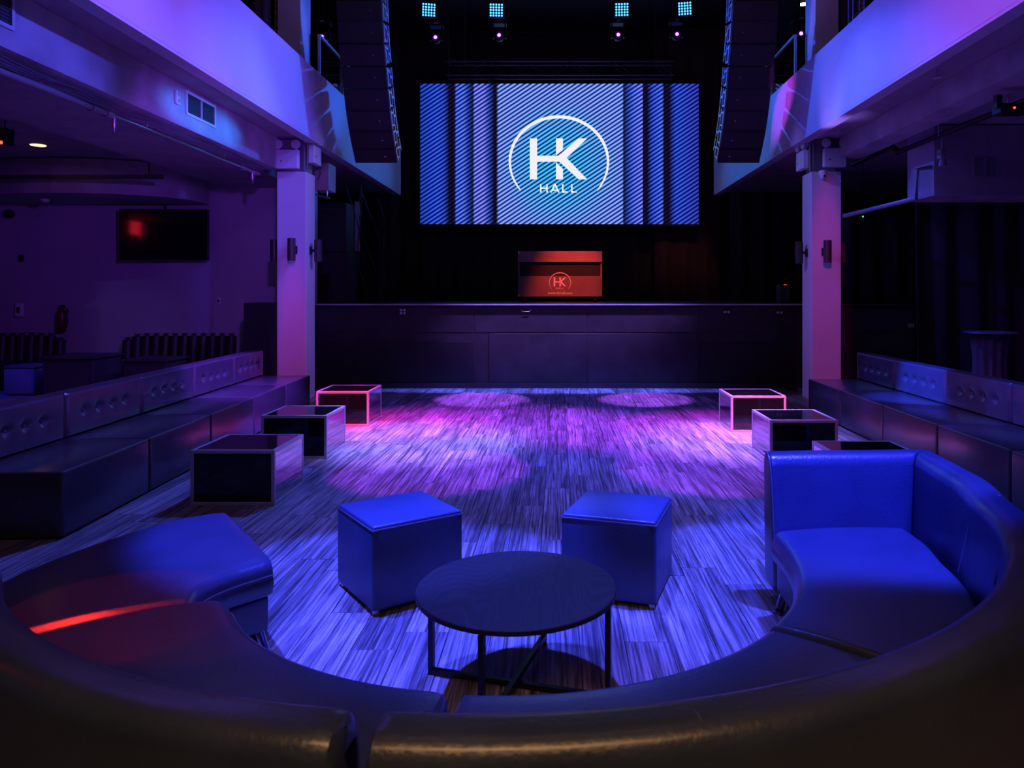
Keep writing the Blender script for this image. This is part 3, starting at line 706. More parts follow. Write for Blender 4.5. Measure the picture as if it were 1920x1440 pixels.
# ------------------------------------------------------------------ left beam fittings
def vent(x, y0, y1, z0, z1, label, s=-1, m=whitepl):
    c = thing('air_vent', label, 'vent', (x, (y0 + y1) / 2, (z0 + z1) / 2))
    hy, hz = (y1 - y0) / 2, (z1 - z0) / 2; t = 0.03; sg = 0.02 if s < 0 else -0.02
    xa, xb = sorted((0, sg))
    for q in ((-hy, hy, -hz, -hz + t), (-hy, hy, hz - t, hz), (-hy, -hy + t, -hz + t, hz - t), (hy - t, hy, -hz + t, hz - t), (-t / 3, t / 3, -hz + t, hz - t)):
        one('frame_bar', m, c, (xa, xb, *q))
    one('back_plate', black, c, (xa * 0.2, xb * 0.2, -hy + t, hy - t, -hz + t, hz - t))
    n = 8
    for sd in (-1, 1):
        for k in range(n):
            z = -hz + t + (k + 0.5) * (2 * hz - 2 * t) / n; a, b = sorted((sd * t / 3, sd * (hy - t)))
            one('slat', mat('vent_slat', (0.05, 0.05, 0.055), 0.5), c, (xa * 0.75, xb * 0.75, a, b, z - 0.004, z + 0.003))
vent(-BX, 8.22, 8.93, 3.60, 3.875, 'white slatted air vent on the left beam, near the small sensor')
vent(-BX, 4.85, 5.62, 3.60, 3.875, 'white slatted air vent on the left beam at the picture corner')
p = P(330, 183, BX * F / (CX - 330))
c = thing('wall_sensor', 'small white two-part sensor on the left beam beside the vent', 'sensor', (-BX, p.y, p.z))
one('case', whitepl, c, (0, 0.03, -0.045, 0.045, -0.075, 0.075), bev=0.01)
for zz in (-0.035, 0.035):
    bm = BM(); lathe(bm, [(0.022, 0.03), (0.012, 0.05)], 12, (0, 0, zz), 'x'); obj('lens', bm, lens_e, c, True)
# sprinkler pipe
PX_ = -4.35; pz = H + 1.74
c = thing('sprinkler_pipe', 'long metal sprinkler pipe below the left beam', 'pipe', (PX_, 0, pz))
hose('pipe', [(0, -1, 0), (0, 7.1, 0)], 0.034, pipem, c, 12)
hose('pipe', [(0, 7.1, 0), (0, 10.75, 0)], 0.022, steel, c, 12)  # brighter steel puts the highlight of this run into its colour
for yy in (6.9, 7.12, 10.2, 10.6): 
    bm = BM(); tube(bm, [(0, yy - 0.05, 0), (0, yy + 0.05, 0)], 0.043, 12); obj('coupling', bm, pipem, c, True)
for yy in (7.22, 10.5):
    s_ = hose('sprinkler_head', [(0, yy, -0.02), (0, yy, -0.1), (0, yy, -0.15), (0, yy, -0.17)], [0.02, 0.02, 0.008, 0.022], steel, c, 10)
for yy in (4.6, 6.2, 7.8, 9.6):
    bm = BM(); tube(bm, [(0, yy, 0.03), (0.02, yy, 0.08), (0.0, yy, 0.115)], 0.006, 6); tube(bm, [(0, yy, 0.03), (-0.02, yy, 0.08), (0.0, yy, 0.115)], 0.006, 6)
    obj('hanger', bm, steel, c)
# cables below beam
for k in range(4):
    pts = []
    for j in range(36):
        y = 3.0 + j * 0.22; pts.append((-4.24 - 0.018 * k, y, H + 1.825 - 0.03 * abs(math.sin(j * 0.55 + k * 0.35)) - 0.012 * k))
    tag(hose('cable', pts, 0.006, mat('cable_grey', (0.12, 0.10, 0.13), 0.5), None, 5), ['thin grey cable sagging along the left beam, nearest to the beam face', 'second thin grey cable out from the left beam face', 'third thin grey cable out from the left beam face', 'thin grey cable along the left beam, outermost and lowest'][k], 'cable', 'cables along the left beam')

# emergency lights and box on the column heads
def emergency(loc, rz, label, style=0):
    c = thing('emergency_light', label, 'emergency light', loc, rz)
    one('battery_case', whitepl, c, (-0.165, 0.165, -0.09, 0, -0.15, 0.13), bev=0.012)
    one('test_button', red_e if 0 else blackm, c, (-0.09, -0.07, -0.094, -0.09, -0.05, -0.03))
    for sx in (-1, 1):
        bm = BM(); lathe(bm, [(0.02, 0.05), (0.06, 0.0), (0.07, -0.03), (0.062, -0.045)], 18, (sx * 0.13, -0.05, 0.21), 'y'); h_ = obj('lamp_head', bm, whitepl, c, True)
        bm = BM(); lathe(bm, [(0.055, -0.046), (0.03, -0.056)], 18, (sx * 0.13, -0.05, 0.21), 'y'); obj('lens', bm, lens_e, h_, True)
        hose('neck', [(sx * 0.13, -0.045, 0.12), (sx * 0.13, -0.045, 0.17)], 0.012, whitepl, c)
emergency((P(542, 300, 11.0).x, 10.99, P(0, 299, 11.0).z), 0, 'white twin-head emergency light on the front of the left column')
emergency((-3.76 + 0.02, 11.22, P(0, 290, 11.2).z), PI / 2, 'white twin-head emergency light on the inner side of the left column head')
emergency((P(1562, 300, 11.0).x, 11.0, P(0, 296, 11.0).z), 0, 'white emergency light on the front of the right column head')
emergency((3.80 - 0.02, 11.22, P(0, 300, 11.2).z), -PI / 2, 'white emergency light on the inner side of the right column head')
p = P(1543, 325, 10.99)
c = thing('security_camera', 'small white dome camera on the top of the right column', 'camera', p)
bm = BM(); lathe(bm, [(0.055, 0.0), (0.06, -0.03), (0.055, -0.07)], 18, (0, 0.0, 0.04)); obj('mount', bm, whitepl, c, True)
bm = BM(); lathe(bm, [(0.052, 0.0), (0.05, -0.03), (0.033, -0.055), (0.005, -0.065)], 18, (0, -0.02, -0.03)); d_ = obj('dome', bm, whitepl, c, True)
bm = BM(); lathe(bm, [(0.02, 0.0), (0.014, -0.01)], 12, (0, -0.068, -0.05), 'y'); obj('lens', bm, blackm, d_)
hose('lead', [(0.04, 0, 0.0), (0.15, 0.01, -0.05), (0.28, 0.01, -0.12)], 0.008, whitepl, c)
p = P(606, 333, 12.0)
c = thing('projector_box', 'blue-lit square metal box hanging just right of the left column', 'box', p)
one('case', beamp, c, (-0.11, 0.13, -0.12, 0.25, -0.22, 0.22), bev=0.01)
hose('lead', [(-0.08, -0.125, 0.1), (-0.03, -0.15, 0.14), (0.0, -0.14, 0.04), (-0.05, -0.125, -0.06)], 0.006, blackm, c)
hose('mounting_bar', [(-0.14, -0.05, -0.28), (0.12, -0.05, -0.34)], 0.018, steel, c)
hose('hanger', [(0.0, 0.05, 0.22), (0.0, 0.05, FB + 0.02 - p.z)], 0.015, steel, c)
hose('bracket', [(0.08, -0.05, -0.22), (0.08, -0.05, -0.36)], 0.01, steel, c)

# wall sconces on the columns
def sconce(x, y, z, nx, ny, label, g):
    c = thing('wall_sconce', label, 'wall lamp', (x, y, z), math.atan2(nx, -ny), g)
    one('back_plate', blackm, c, (-0.05, 0.05, -0.012, 0, -0.06, 0.06), bev=0.004)
    one('bracket', blackm, c, (-0.018, 0.018, -0.06, -0.01, -0.02, 0.02))
    bm = BM(); lathe(bm, [(0.058, -0.165), (0.058, 0.165)], 20, (0, -0.115, 0)); lathe(bm, [(0.050, 0.1651), (0.050, 0.168)], 20, (0, -0.115, 0))
    obj('cylinder_shade', bm, mat('sconce_bronze', (0.06, 0.045, 0.05), 0.4, 0.3), c, True)
sz = P(0, 468, 10.9).z
sconce(P(551, 0, 10.98).x, 10.995, sz, 0, -1, 'cylinder wall lamp on the front of the left column', 'cylinder lamps on the left column')
sconce(-3.755, 11.2, sz, 1, 0, 'cylinder wall lamp on the stage-facing right side of the left column', 'cylinder lamps on the left column')
sconce(-4.195, 11.2, sz, -1, 0, 'cylinder wall lamp on the outer left side of the left column', 'cylinder lamps on the left column')
sconce(P(1547, 0, 10.98).x, 10.995, sz - 0.03, 0, -1, 'cylinder wall lamp on the front of the right column', 'cylinder lamps on the right column')
sconce(3.795, 11.2, sz - 0.03, -1, 0, 'cylinder wall lamp on the inner left side of the right column', 'cylinder lamps on the right column')
sconce(4.245, 11.2, sz - 0.03, 1, 0, 'cylinder wall lamp on the outer right side of the right column', 'cylinder lamps on the right column')

# ------------------------------------------------------------------ left room: television, bits on the wall, booths
TVY = 12.72
a, b = P(226, 488, TVY), P(388, 392, TVY)
c = thing('television', 'large black switched-off television on the left back wall', 'television', ((a.x + b.x) / 2, TVY, (a.z + b.z) / 2), 0.06)
hw, hh = (b.x - a.x) / 2, (b.z - a.z) / 2
one('casing', blackm, c, (-hw, hw, 0, 0.06, -hh, hh), bev=0.006)
one('screen', darkgl, c, (-hw + 0.015, hw - 0.015, -0.003, 0.0, -hh + 0.02, hh - 0.015))
one('wall_arm', blackm, c, (-0.06, 0.06, 0.06, 0.27, -0.12, 0.12)); one('ceiling_cable', blackm, c, (-0.01, 0.01, 0.07, 0.09, hh, hh + 0.12))
# the red exit sign hangs on the outer wall, beside the room; the television mirrors it
ex = thing('exit_sign', 'red lit exit sign on the outer left wall, seen mirrored in the television', 'sign', (-10.995, 4.02, 3.44), PI / 2)
one('case', whitepl, ex, (-0.34, 0.34, -0.06, 0.0, -0.19, 0.19), bev=0.01)
one('lit_face', mat('exit_face', (0.3, 0.01, 0.01), 0.4, emit=(1, 0.02, 0.05), es=9.0), ex, (-0.32, 0.32, -0.066, -0.0605, -0.17, 0.17))
text('EXIT', 0.30, mat('exit_letter', (0.06, 0.0, 0.0), 0.5), ex, (0, -0.068, -0.11), 'letters')
def wallbox(px, py, wpx, hpx, m, label, name, cat, dep=0.05, parts=None):
    p = P(px, py, 12.97); w_, h_ = wpx * 12.97 / F / 2, hpx * 12.97 / F / 2
    c = thing(name, label, cat, (p.x, 12.995, p.z))
    one('case', m, c, (-w_, w_, -dep, 0, -h_, h_), bev=min(w_, h_) * 0.25)
    if parts: one(parts, blackm, c, (-w_ * 0.4, w_ * 0.4, -dep - 0.01, -dep, -h_ * 0.4, h_ * 0.4))
wallbox(409, 564, 7, 12, whitepl, 'small white light switch plate on the purple wall right of the television', 'light_switch', 'switch', 0.015, 'rocker')
wallbox(37, 581, 14, 26, whitepl, 'small framed notice box on the far left wall', 'notice_box', 'box', 0.06, 'label_plate')
wallbox(40, 484, 6, 13, blackm, 'tiny dark sensor high on the far left wall', 'wall_sensor', 'sensor', 0.05, 'eye')
p = P(18, 401, 12.9)
c = thing('wall_speaker', 'small dark ball speaker near the top of the far left wall', 'speaker', p)
bm = BM(); lathe(bm, [(0.02, -0.08), (0.07, -0.05), (0.08, 0), (0.05, 0.06)], 14, (0, 0, 0), 'y'); obj('body', bm, blackm, c, True); one('bracket', blackm, c, (-0.02, 0.02, 0.05, 0.1, -0.02, 0.02))
p = P(115, 383, 12.6)
c = thing('smoke_detector', 'small white smoke detector under the curved bulkhead', 'detector', (p.x, 12.2, 1.6 + 1.56))
bm = BM(); lathe(bm, [(0.03, -0.05), (0.06, -0.03), (0.07, 0.0)], 16); obj('body', bm, whitepl, c, True)
p = P(117, 595, 12.9)
c = thing('fire_extinguisher', 'dark fire extinguisher hanging on the far left wall', 'fire extinguisher', (p.x, 12.88, p.z - 0.25))
exm = mat('extinguisher_red', (0.12, 0.01, 0.01), 0.35)
bm = BM(); lathe(bm, [(0.06, 0.0), (0.075, 0.02), (0.075, 0.32), (0.05, 0.38), (0.02, 0.41), (0.02, 0.43)], 16); obj('cylinder', bm, exm, c, True)
one('valve', blackm, c, (-0.03, 0.05, -0.015, 0.015, 0.43, 0.47)); hose('hose', [(0.03, 0, 0.45), (0.11, 0, 0.38), (0.10, 0, 0.15), (0.08, 0, 0.08)], 0.01, blackm, c)
one('wall_bracket', blackm, c, (-0.02, 0.02, 0.07, 0.115, 0.15, 0.25))
def booth(x0, x1, y, zt, label, curve=0.0):
    c = thing('booth_bench', label, 'bench', ((x0 + x1) / 2, y, 0)); L_ = x1 - x0; n = max(4, int(L_ / 0.16))
    bv = mat('booth_vinyl', (0.028, 0.022, 0.022), 0.45)
    one('base', black, c, (-L_ / 2, L_ / 2, -0.62, 0.1, 0, 0.22)); one('seat', bv, c, (-L_ / 2, L_ / 2, -0.64, -0.02, 0.22, 0.44), bev=0.04, seg=3, smooth=True)
    bm = BM()
    for k in range(n):
        u = (k + 0.5) / n; cx = -L_ / 2 + u * L_; zz = zt
        if curve and u < 0.18: zz = zt - curve * (1 - u / 0.18) ** 2
        if curve < 0 and u > 0.82: zz = zt + curve * ((u - 0.82) / 0.18) ** 2
        if curve < 0 and u < 0.18: zz = zt
        tube(bm, [(cx, 0.02, 0.40), (cx, 0.06, zz - 0.05), (cx, 0.06, zz - 0.012), (cx, 0.06, zz)], [L_ / n / 1.9, L_ / n / 1.9, L_ / n / 2.4, L_ / n / 4], 10)
    obj('channelled_back', bm, bv, c, True)
booth(P(228, 0, 12.6).x, P(440, 0, 12.6).x, 12.6, P(0, 625, 12.6).z, 'dark channel-backed bench against the wall below the television', 0.12)
booth(P(-80, 0, 12.7).x, P(118, 0, 12.7).x, 12.7, P(0, 625, 12.6).z, 'dark bench with rounded back end at the far left', -0.14)
def cube_table(x, y, w_, h_, m, label, name='low_table'):
    c = thing(name, label, 'table', (x, y, 0)); one('top', m, c, (-w_ / 2, w_ / 2, -w_ / 2, w_ / 2, h_ - 0.04, h_), bev=0.01)
    one('body', m, c, (-w_ / 2 + 0.03, w_ / 2 - 0.03, -w_ / 2 + 0.03, w_ / 2 - 0.03, 0, h_ - 0.041), bev=0.01)
p = FL(37, 738)
c = thing('cube_stool', 'blue-lit cube stool in the left side room behind the long row of seats', 'stool', (-8.4, 11.72, 0))
one('body', mat('stool_pale', (0.20, 0.20, 0.22), 0.5), c, (-0.24, 0.24, -0.24, 0.24, 0.03, 0.42), bev=0.02, smooth=True); one('plinth', black, c, (-0.2, 0.2, -0.2, 0.2, 0, 0.03)); one('seat_pad', mat('pad', (0.1, 0.1, 0.11), 0.4), c, (-0.245, 0.245, -0.245, 0.245, 0.42, 0.47), bev=0.02, smooth=True)
cube_table(P(165, 0, 11.4).x, 11.3, 0.8, 0.66, black, 'dark square table in front of the far left bench')
cube_table(P(290, 0, 11.2).x, 11.25, 0.7, 0.62, black, 'dark square table before the bench below the television')

# ------------------------------------------------------------------ right room: pipe, vent, cocktail table ...
c = thing('overhead_pipe', 'dark pipe running below the right side ceiling', 'pipe', (0, 0, 0))
A, B_ = P(1600, 308, 11.4), P(1672, 274, 10.25)
C_, D_ = P(1685, 285, 10.05), P(1930, 185, 7.22)
hose('pipe', [A, B_, P(1674, 276, 10.2), C_], 0.04, blackm, c, 10)
hose('pipe', [C_, P(1720, 271, 9.5), D_], 0.032, blackm, c, 10)
for px, py, Y in ((1760, 255, 8.9), (1890, 202, 7.55)):
    q = P(px, py, Y); hose('drop_rod', [q, (q.x, q.y, 1.6 + 2.105)], 0.008, steel, c)
q = P(1893, 203, 7.25)
c = thing('clamp_projector', 'dark clamped effect lamp with a red dot at the upper right edge', 'stage light', q)
one('body', blackm, c, (-0.12, 0.16, -0.06, 0.10, -0.06, 0.04), bev=0.01); one('bracket', blackm, c, (-0.14, -0.09, -0.03, 0.03, 0.0, 0.13))
bm = BM(); lathe(bm, [(0.012, -0.06), (0.008, -0.072)], 12, (0.01, 0, -0.01), 'y'); obj('indicator_lens', bm, red_e, c)
q = P(9, 256, 9.0)
c = thing('clamp_projector', 'dark clamped effect lamp with a red dot at the left picture edge', 'stage light', q)
one('body', blackm, c, (-0.05, 0.05, -0.06, 0.10, -0.10, 0.10), bev=0.01); hose('drop_rod', [(0, 0, 0.1), (0, 0, 1.6 + 2.12 - q.z)], 0.012, blackm, c)
bm = BM(); lathe(bm, [(0.022, -0.06), (0.014, -0.072)], 12, (0.0, 0, -0.085), 'y'); obj('indicator_lens', bm, red_e, c)
# vent facing the camera on the right duct
p = P(1849, 312, 9.18)
c = thing('air_vent', 'dim double square air vent on the boxed duct at the right', 'vent', (p.x, 9.2, p.z))
vm = mat('vent_grey', (0.25, 0.24, 0.27), 0.5)
for q in ((-0.15, 0.15, -0.13, -0.115), (-0.15, 0.15, 0.115, 0.13), (-0.15, -0.135, -0.115, 0.115), (0.135, 0.15, -0.115, 0.115), (-0.008, 0.008, -0.115, 0.115)):
    one('frame_bar', vm, c, (q[0], q[1], -0.015, 0, q[2], q[3]))
for k in range(10): one('slat', vm, c, (-0.134, 0.134, -0.008, -0.002, -0.105 + k * 0.022, -0.100 + k * 0.022))
# conduit and side duct
A, B_ = P(1582, 405, 10.4), P(1718, 372, 9.3)
tag(hose('conduit_pipe', [A, B_, P(1719, 318, 9.25), (4.700, 9.26, P(1719, 318, 9.25).z + 0.03)], 0.03, pipem, None, 10), 'blue-lit conduit sloping up to the boxed duct right of the column', 'pipe')
q = P(1618, 406, 12.0); c = thing('indicator_box', 'tiny box with a green indicator right of the right column', 'indicator', q)
one('case', blackm, c, (-0.04, 0.04, 0, 0.04, -0.03, 0.03)); hose('drop_rod', [(0, 0.02, 0.03), (0, 0.02, 1.6 + 2.12 - q.z)], 0.005, blackm, c); one('green_light', green_e, c, (-0.01, 0.01, -0.004, 0, -0.01, 0.01))
q = P(1766, 292, 9.0); c = thing('spot_lamp', 'small pale spot lamp hanging from the pipe at the right', 'stage light', q)
one('body', vm, c, (-0.04, 0.04, -0.05, 0.05, -0.04, 0.08), bev=0.01); bm = BM(); lathe(bm, [(0.03, 0), (0.05, -0.09)], 14, (0.01, 0, -0.04)); obj('shade', bm, vm, c, True); hose('drop_rod', [(0, 0, 0.08), (0, 0, 1.6 + 2.12 - q.z)], 0.008, steel, c)
# sprinkler heads under the right soffit
for (px, py, lb_) in ((1757, 143, 'small pale sprinkler head under the right balcony edge'), (1572, 250, 'loose white wire end hanging above the right column')):
    Y = F * (FB - H) / (CY - py + 8); q = P(px, py, Y)
    if 'sprinkler' in lb_:
        c = thing('hanging_sprinkler', lb_, 'sprinkler', q); hose('stem', [(0, 0, 0.0), (0, 0, FB + 0.03 - q.z)], 0.006, steel, c); bm = BM(); lathe(bm, [(0.045, -0.02), (0.02, 0.02)], 12); obj('deflector', bm, whitepl, c)
    else:
        tag(hose('wire_end', [q, q + Vector((0.02, 0, 0.06)), q + Vector((0.03, 0, 0.14))], 0.006, whitepl, None), lb_, 'wire')
# cocktail table with cloth
p = P(1856, 622, 8.6)
c = thing('cocktail_table', 'tall round cocktail table with a gathered dark cloth before the right drapes', 'table', (p.x, 8.6, 0))
tz_ = p.z
bm = BM(); lathe(bm, [(0.27, tz_ - 0.02), (0.28, tz_ - 0.01), (0.27, tz_)], 32); obj('tabletop', bm, mat('table_dark', (0.05, 0.05, 0.06), 0.35), c, True)
bm = BM(); rings = []
for j in range(9):
    t = j / 8; z = tz_ - 0.03 - t * (tz_ - 0.06); ring = []
    for k in range(64):
        a = 2 * PI * k / 64; r_ = (0.20 - 0.05 * math.sin(PI * min(1, t * 1.3)) + 0.06 * t) * (1 + 0.06 * math.sin(a * 12)); ring.append(bm.verts.new((r_ * math.cos(a), r_ * math.sin(a), z)))
    rings.append(ring)
for j in range(8):
    for k in range(64): bm.faces.new((rings[j][k], rings[j][(k + 1) % 64], rings[j + 1][(k + 1) % 64], rings[j + 1][k]))
obj('cloth', bm, mat('table_cloth', (0.04, 0.04, 0.05), 0.8), c, True)
bm = BM(); lathe(bm, [(0.2, 0.0), (0.2, 0.02), (0.03, 0.03), (0.03, tz_ - 0.03)], 20); obj('pedestal', bm, blackm, c, True)

# ------------------------------------------------------------------ things on the stage
p = P(636, 0, 14.6)
c = thing('speaker_stack', 'tall stack of black equipment at the left of the stage under the balcony', 'speaker', (p.x - 0.08, 14.6, STZ))
one('lower_cabinet', boxb, c, (-0.38, 0.36, -0.3, 0.3, 0, 0.98), bev=0.01); one('upper_cabinet', boxb, c, (-0.30, 0.30, -0.26, 0.26, 0.985, 1.95), bev=0.01)
p = P(667, 425, 14.3)
c = thing('upright_panel', 'narrow upright pale strip standing beside the equipment at the left of the stage', 'panel', (p.x + 0.08, 14.1, STZ))
one('strip', mat('strip_grey', (0.25, 0.24, 0.27), 0.5), c, (-0.045, 0.045, 0, 0.04, 0.98, P(0, 380, 14.3).z - STZ)); one('stand', blackm, c, (-0.02, 0.02, 0.0, 0.04, 0, 0.979)); one('foot', blackm, c, (-0.12, 0.12, -0.1, 0.1, 0, 0.01))
for k in range(5):
    a = P(640 + 14 * k, 335 + 8 * k, 13.6); pts = []
    for j in range(10):
        t = j / 9; pts.append(Vector((a.x + 0.35 * t + 0.05 * math.sin(3 * t + k), 13.8 + 0.03 * k, a.z - (a.z - STZ - 0.01) * t ** (0.8 + 0.1 * k))) + Vector((0.12 * math.sin(5 * t + 1.7 * k), 0, 0)))
    tag(hose('hanging_cable', pts, 0.010, mat('cable_dark', (0.025, 0.022, 0.025), 0.6), None, 5), ['loose dark cable at the left of the stage, closest to the speaker stack', 'loose dark cable second from the speaker stack', 'middle one of the loose dark cables at the left of the stage', 'loose dark cable second from the stage centre side', 'loose dark cable at the left of the stage, farthest from the speaker stack'][k], 'cable', 'hanging cables at the left of the stage')
p = P(1469, 0, 13.2)
c = thing('stage_monitor', 'small dark box with a red light on the stage near the right column', 'speaker', (p.x, 13.2, STZ))
one('cabinet', mat('mon', (0.06, 0.055, 0.06), 0.5), c, (-0.10, 0.09, -0.12, 0.12, 0, 0.33), bev=0.015); one('indicator', red_e, c, (0.0, 0.04, -0.05, -0.03, 0.331, 0.336)); one('handle', blackm, c, (-0.06, 0.05, -0.02, 0.02, 0.331, 0.35))
c = thing('floor_cable_ramp', 'low dark cable strip lying on the stage near the right curtain', 'cable ramp', (2.95, 13.3, STZ))
one('strip', mat('rubber', (0.05, 0.03, 0.03), 0.6), c, (-0.5, 0.45, -0.08, 0.08, 0, 0.03), bev=0.01); one('lid', mat('rubber2', (0.09, 0.05, 0.03), 0.5), c, (-0.45, 0.4, -0.03, 0.03, 0.031, 0.038))
p = P(1716, 612, 12.0)
tag(one('paper_note', mat('paper', (0.35, 0.25, 0.15), 0.6), None, (5.93, 6.04, YS + 0.046, YS + 0.059, p.z - 0.04, p.z + 0.03), bev=0.003), 'small pale paper tag at the right end of the stage', 'paper')
# lit truss leg seen over the right balcony
c = thing('truss_leg', 'pale square truss tower piece above the right balcony front', 'truss', (P(1606, 0, 9.4).x, 9.4, FT))
for sx in (-0.07, 0.07):
    for sy in (-0.07, 0.07): hose('upright', [(sx, sy, 0), (sx, sy, 2.0)], 0.012, steel, c)
for k in range(12): hose('brace', [((-0.07 if k % 2 else 0.07), -0.07, 0.16 * k), ((0.07 if k % 2 else -0.07), -0.07, 0.16 * (k + 1))], 0.008, steel, c, 5)

# ------------------------------------------------------------------ tufted banquettes
def dent_block(w_, d_, z0, z1, dents, amp, r=0.02):
    """block with rounded edges; dents at (x, z) on the face y = 0"""
    bm = BM(); nx, nz = 44, 22; grid = []
    for j in range(nz + 1):
        row = []
        for i in range(nx + 1):
            x = -w_ / 2 + w_ * i / nx; z = z0 + (z1 - z0) * j / nz
            ex = min(w_ / 2 - abs(x), z - z0, z1 - z); 
            y = -0.012
            if ex < r: y = -0.012 + r * (1 - math.sqrt(max(0, 1 - (1 - ex / r) ** 2)))
            for a, b in dents:
                dd = math.hypot((x - a), (z - b)); y += amp * math.exp(-(dd / 0.032) ** 2) + amp * 0.35 * math.exp(-(dd / 0.09) ** 2)
            if dents: y += 0.006 * math.exp(-((z - dents[0][1]) / 0.008) ** 2)
            row.append(bm.verts.new((x, y, z)))
        grid.append(row)
    for j in range(nz):
        for i in range(nx): bm.faces.new((grid[j][i], grid[j][i + 1], grid[j + 1][i + 1], grid[j + 1][i]))
    loop = [grid[0][i] for i in range(nx + 1)] + [grid[j][nx] for j in range(1, nz + 1)] + [grid[nz][i] for i in range(nx - 1, -1, -1)] + [grid[j][0] for j in range(nz - 1, 0, -1)]
    prev = loop
    for yy, ins in ((0.03, 0.0), (d_ - 0.02, 0.0), (d_, 0.02)):
        cur = []
        for v in loop:
            x, z = v.co.x, v.co.z
            cur.append(bm.verts.new((max(-w_ / 2 + ins, min(w_ / 2 - ins, x)), yy, max(z0 + ins, min(z1 - ins, z)))))
        n = len(loop)
        for k in range(n): bm.faces.new((prev[k], prev[(k + 1) % n], cur[(k + 1) % n], cur[k]))
        prev = cur
    bm.faces.new(prev)
    return bm
def banquette(w_):
    c = thing('banquette_seat', 'x', 'seat'); g = 0.006
    one('seat', vinyl, c, (-w_ / 2 + g, w_ / 2 - g, 0, 0.64, 0.012, 0.44), bev=0.022, seg=4, smooth=True)
    dents = [(-w_ * 0.27 + w_ * 0.18 * k, 0.625) for k in range(4)]
    o = obj('backrest', dent_block(w_ - 2 * g, 0.17, 0.442, 0.80, dents, 0.034), vinyl, c, True); o.location = (0, 0.66, 0)
    for a, b in dents:
        bm = BM(); lathe(bm, [(0.011, 0.0), (0.008, -0.006), (0.002, -0.008)], 10, (a, 0.672, b), 'y'); obj('button', bm, vinyl, c, True)
    one('back_base', black, c, (-w_ / 2 + g, w_ / 2 - g, 0.645, 0.83, 0.012, 0.438))
    bm = BM(); t = w_ / 2 - 0.014; tube(bm, [(-t, 0.004, 0.434), (t, 0.004, 0.434)], 0.004, 6); obj('seam_welt', bm, vinyl, c, True)
    for sx in (-1, 1):
        for yy in (0.06, 0.74):
            bm = BM(); lathe(bm, [(0.025, 0), (0.025, 0.012)], 10, (sx * (w_ / 2 - 0.08), yy, 0)); obj('foot', bm, blackm, c)
    return c
W0 = 1.13
proto = None
LY = [4.77, 5.90, 7.07, 8.22, 9.35, 10.43]
Llab = ['black tufted banquette seat at the near left, its dark end facing the viewer', 'black tufted banquette seat, second from the near end of the left row', 'middle tufted banquette seat of the left row, faint purple sheen', 'purple-lit tufted banquette seat, fourth in the left row', 'farthest tufted banquette seat of the left row beside the left column']
Rlab = ['farthest tufted banquette seat of the right row beside the right column', 'tufted banquette seat with the brightest blue back, second from the right column', 'tufted banquette seat in the middle of the right row', 'tufted banquette seat at the right picture edge above the curved sofa', 'tufted banquette seat at the near end of the right row, mostly out of frame']
k = 0
for i in range(5):
    y0, y1 = LY[i], LY[i + 1]; ym = (y0 + y1) / 2
    x = -3.21 - 0.29 * (ym - 4.77) / 5.66
    c = banquette(W0) if proto is None else copy_tree(proto)
    proto = proto or c
    c.location = (x, ym, 0); c.rotation_euler = (0, 0, math.radians(92.9)); c['label'] = Llab[i]; c['group'] = 'left row of tufted banquette seats'
    c.scale = ((y1 - y0) / W0, 1, 1)
RY = [9.98, 8.83, 7.65, 6.53, 5.46, 4.35]
for i in range(5):
    y0, y1 = RY[i + 1], RY[i]; ym = (y0 + y1) / 2
    c = copy_tree(proto); c.location = (3.35 + 0.05 * (ym - 4.4) / 5.6, ym, 0); c.rotation_euler = (0, 0, math.radians(-90.5)); c['label'] = Rlab[i]; c['group'] = 'right row of tufted banquette seats'
    c.scale = ((y1 - y0) / W0, 1, 1)

# ------------------------------------------------------------------ box tables with pale trim
def box_table():
    c = thing('box_table', 'x', 'table', group='black glass box tables'); h = 0.418; a = 0.318; t = 0.026
    top = one('glass_top', darkgl, c, (-a + t, a - t, -a + t, a - t, h - 0.012, h - 0.003))
    for k, (m, nm) in enumerate(((darkgl, 'glass_side'), (mirror, 'glass_side'), (darkgl, 'glass_side'), (mirror, 'glass_side'))):
        bm = BM(); box(bm, -a + t, a - t, -a + 0.003, -a + 0.012, t, h - t, M=Matrix.Rotation(k * PI / 2, 4, 'Z')); obj(nm, bm, m, c)
    for sx in (-1, 1):
        for sy in (-1, 1):
            x0, x1 = sorted((sx * a, sx * (a - t))); y0, y1 = sorted((sy * a, sy * (a - t)))
            one('corner_trim', alum, c, (x0, x1, y0, y1, 0, h), bev=0.002, seg=1)
    for z0, z1 in ((0, t), (h - t, h)):
        for s in (-1, 1):
            y0, y1 = sorted((s * a, s * (a - t))); one('edge_trim', alum, c, (-a + t, a - t, y0, y1, z0, z1), bev=0.002, seg=1)
            one('edge_trim', alum, c, (y0, y1, -a + t, a - t, z0, z1), bev=0.002, seg=1)
    one('core', black, c, (-a + t, a - t, -a + t, a - t, 0.01, h - 0.02))
    return c
bt = box_table()
tabs = [(-2.45, 5.548 + 0.318, 'nearest box table of the left row, dull violet edges'), (-2.55, 7.12 + 0.318, 'middle box table of the left row, in front of the banquettes'), (-2.59, 8.87 + 0.318, 'farthest box table of the left row, edges lit red'),
        (2.32, 8.47 + 0.33, 'farthest box table of the right row, edges lit orange red'), (2.30, 6.865 + 0.318, 'middle box table of the right row, violet edges'), (2.36, 5.27 + 0.318, 'box table just behind the curved sofa at the right')]
for k, (x, y, lb_) in enumerate(tabs):
    c = bt if k == 0 else copy_tree(bt); c.location = (x, y, 0); c['label'] = lb_

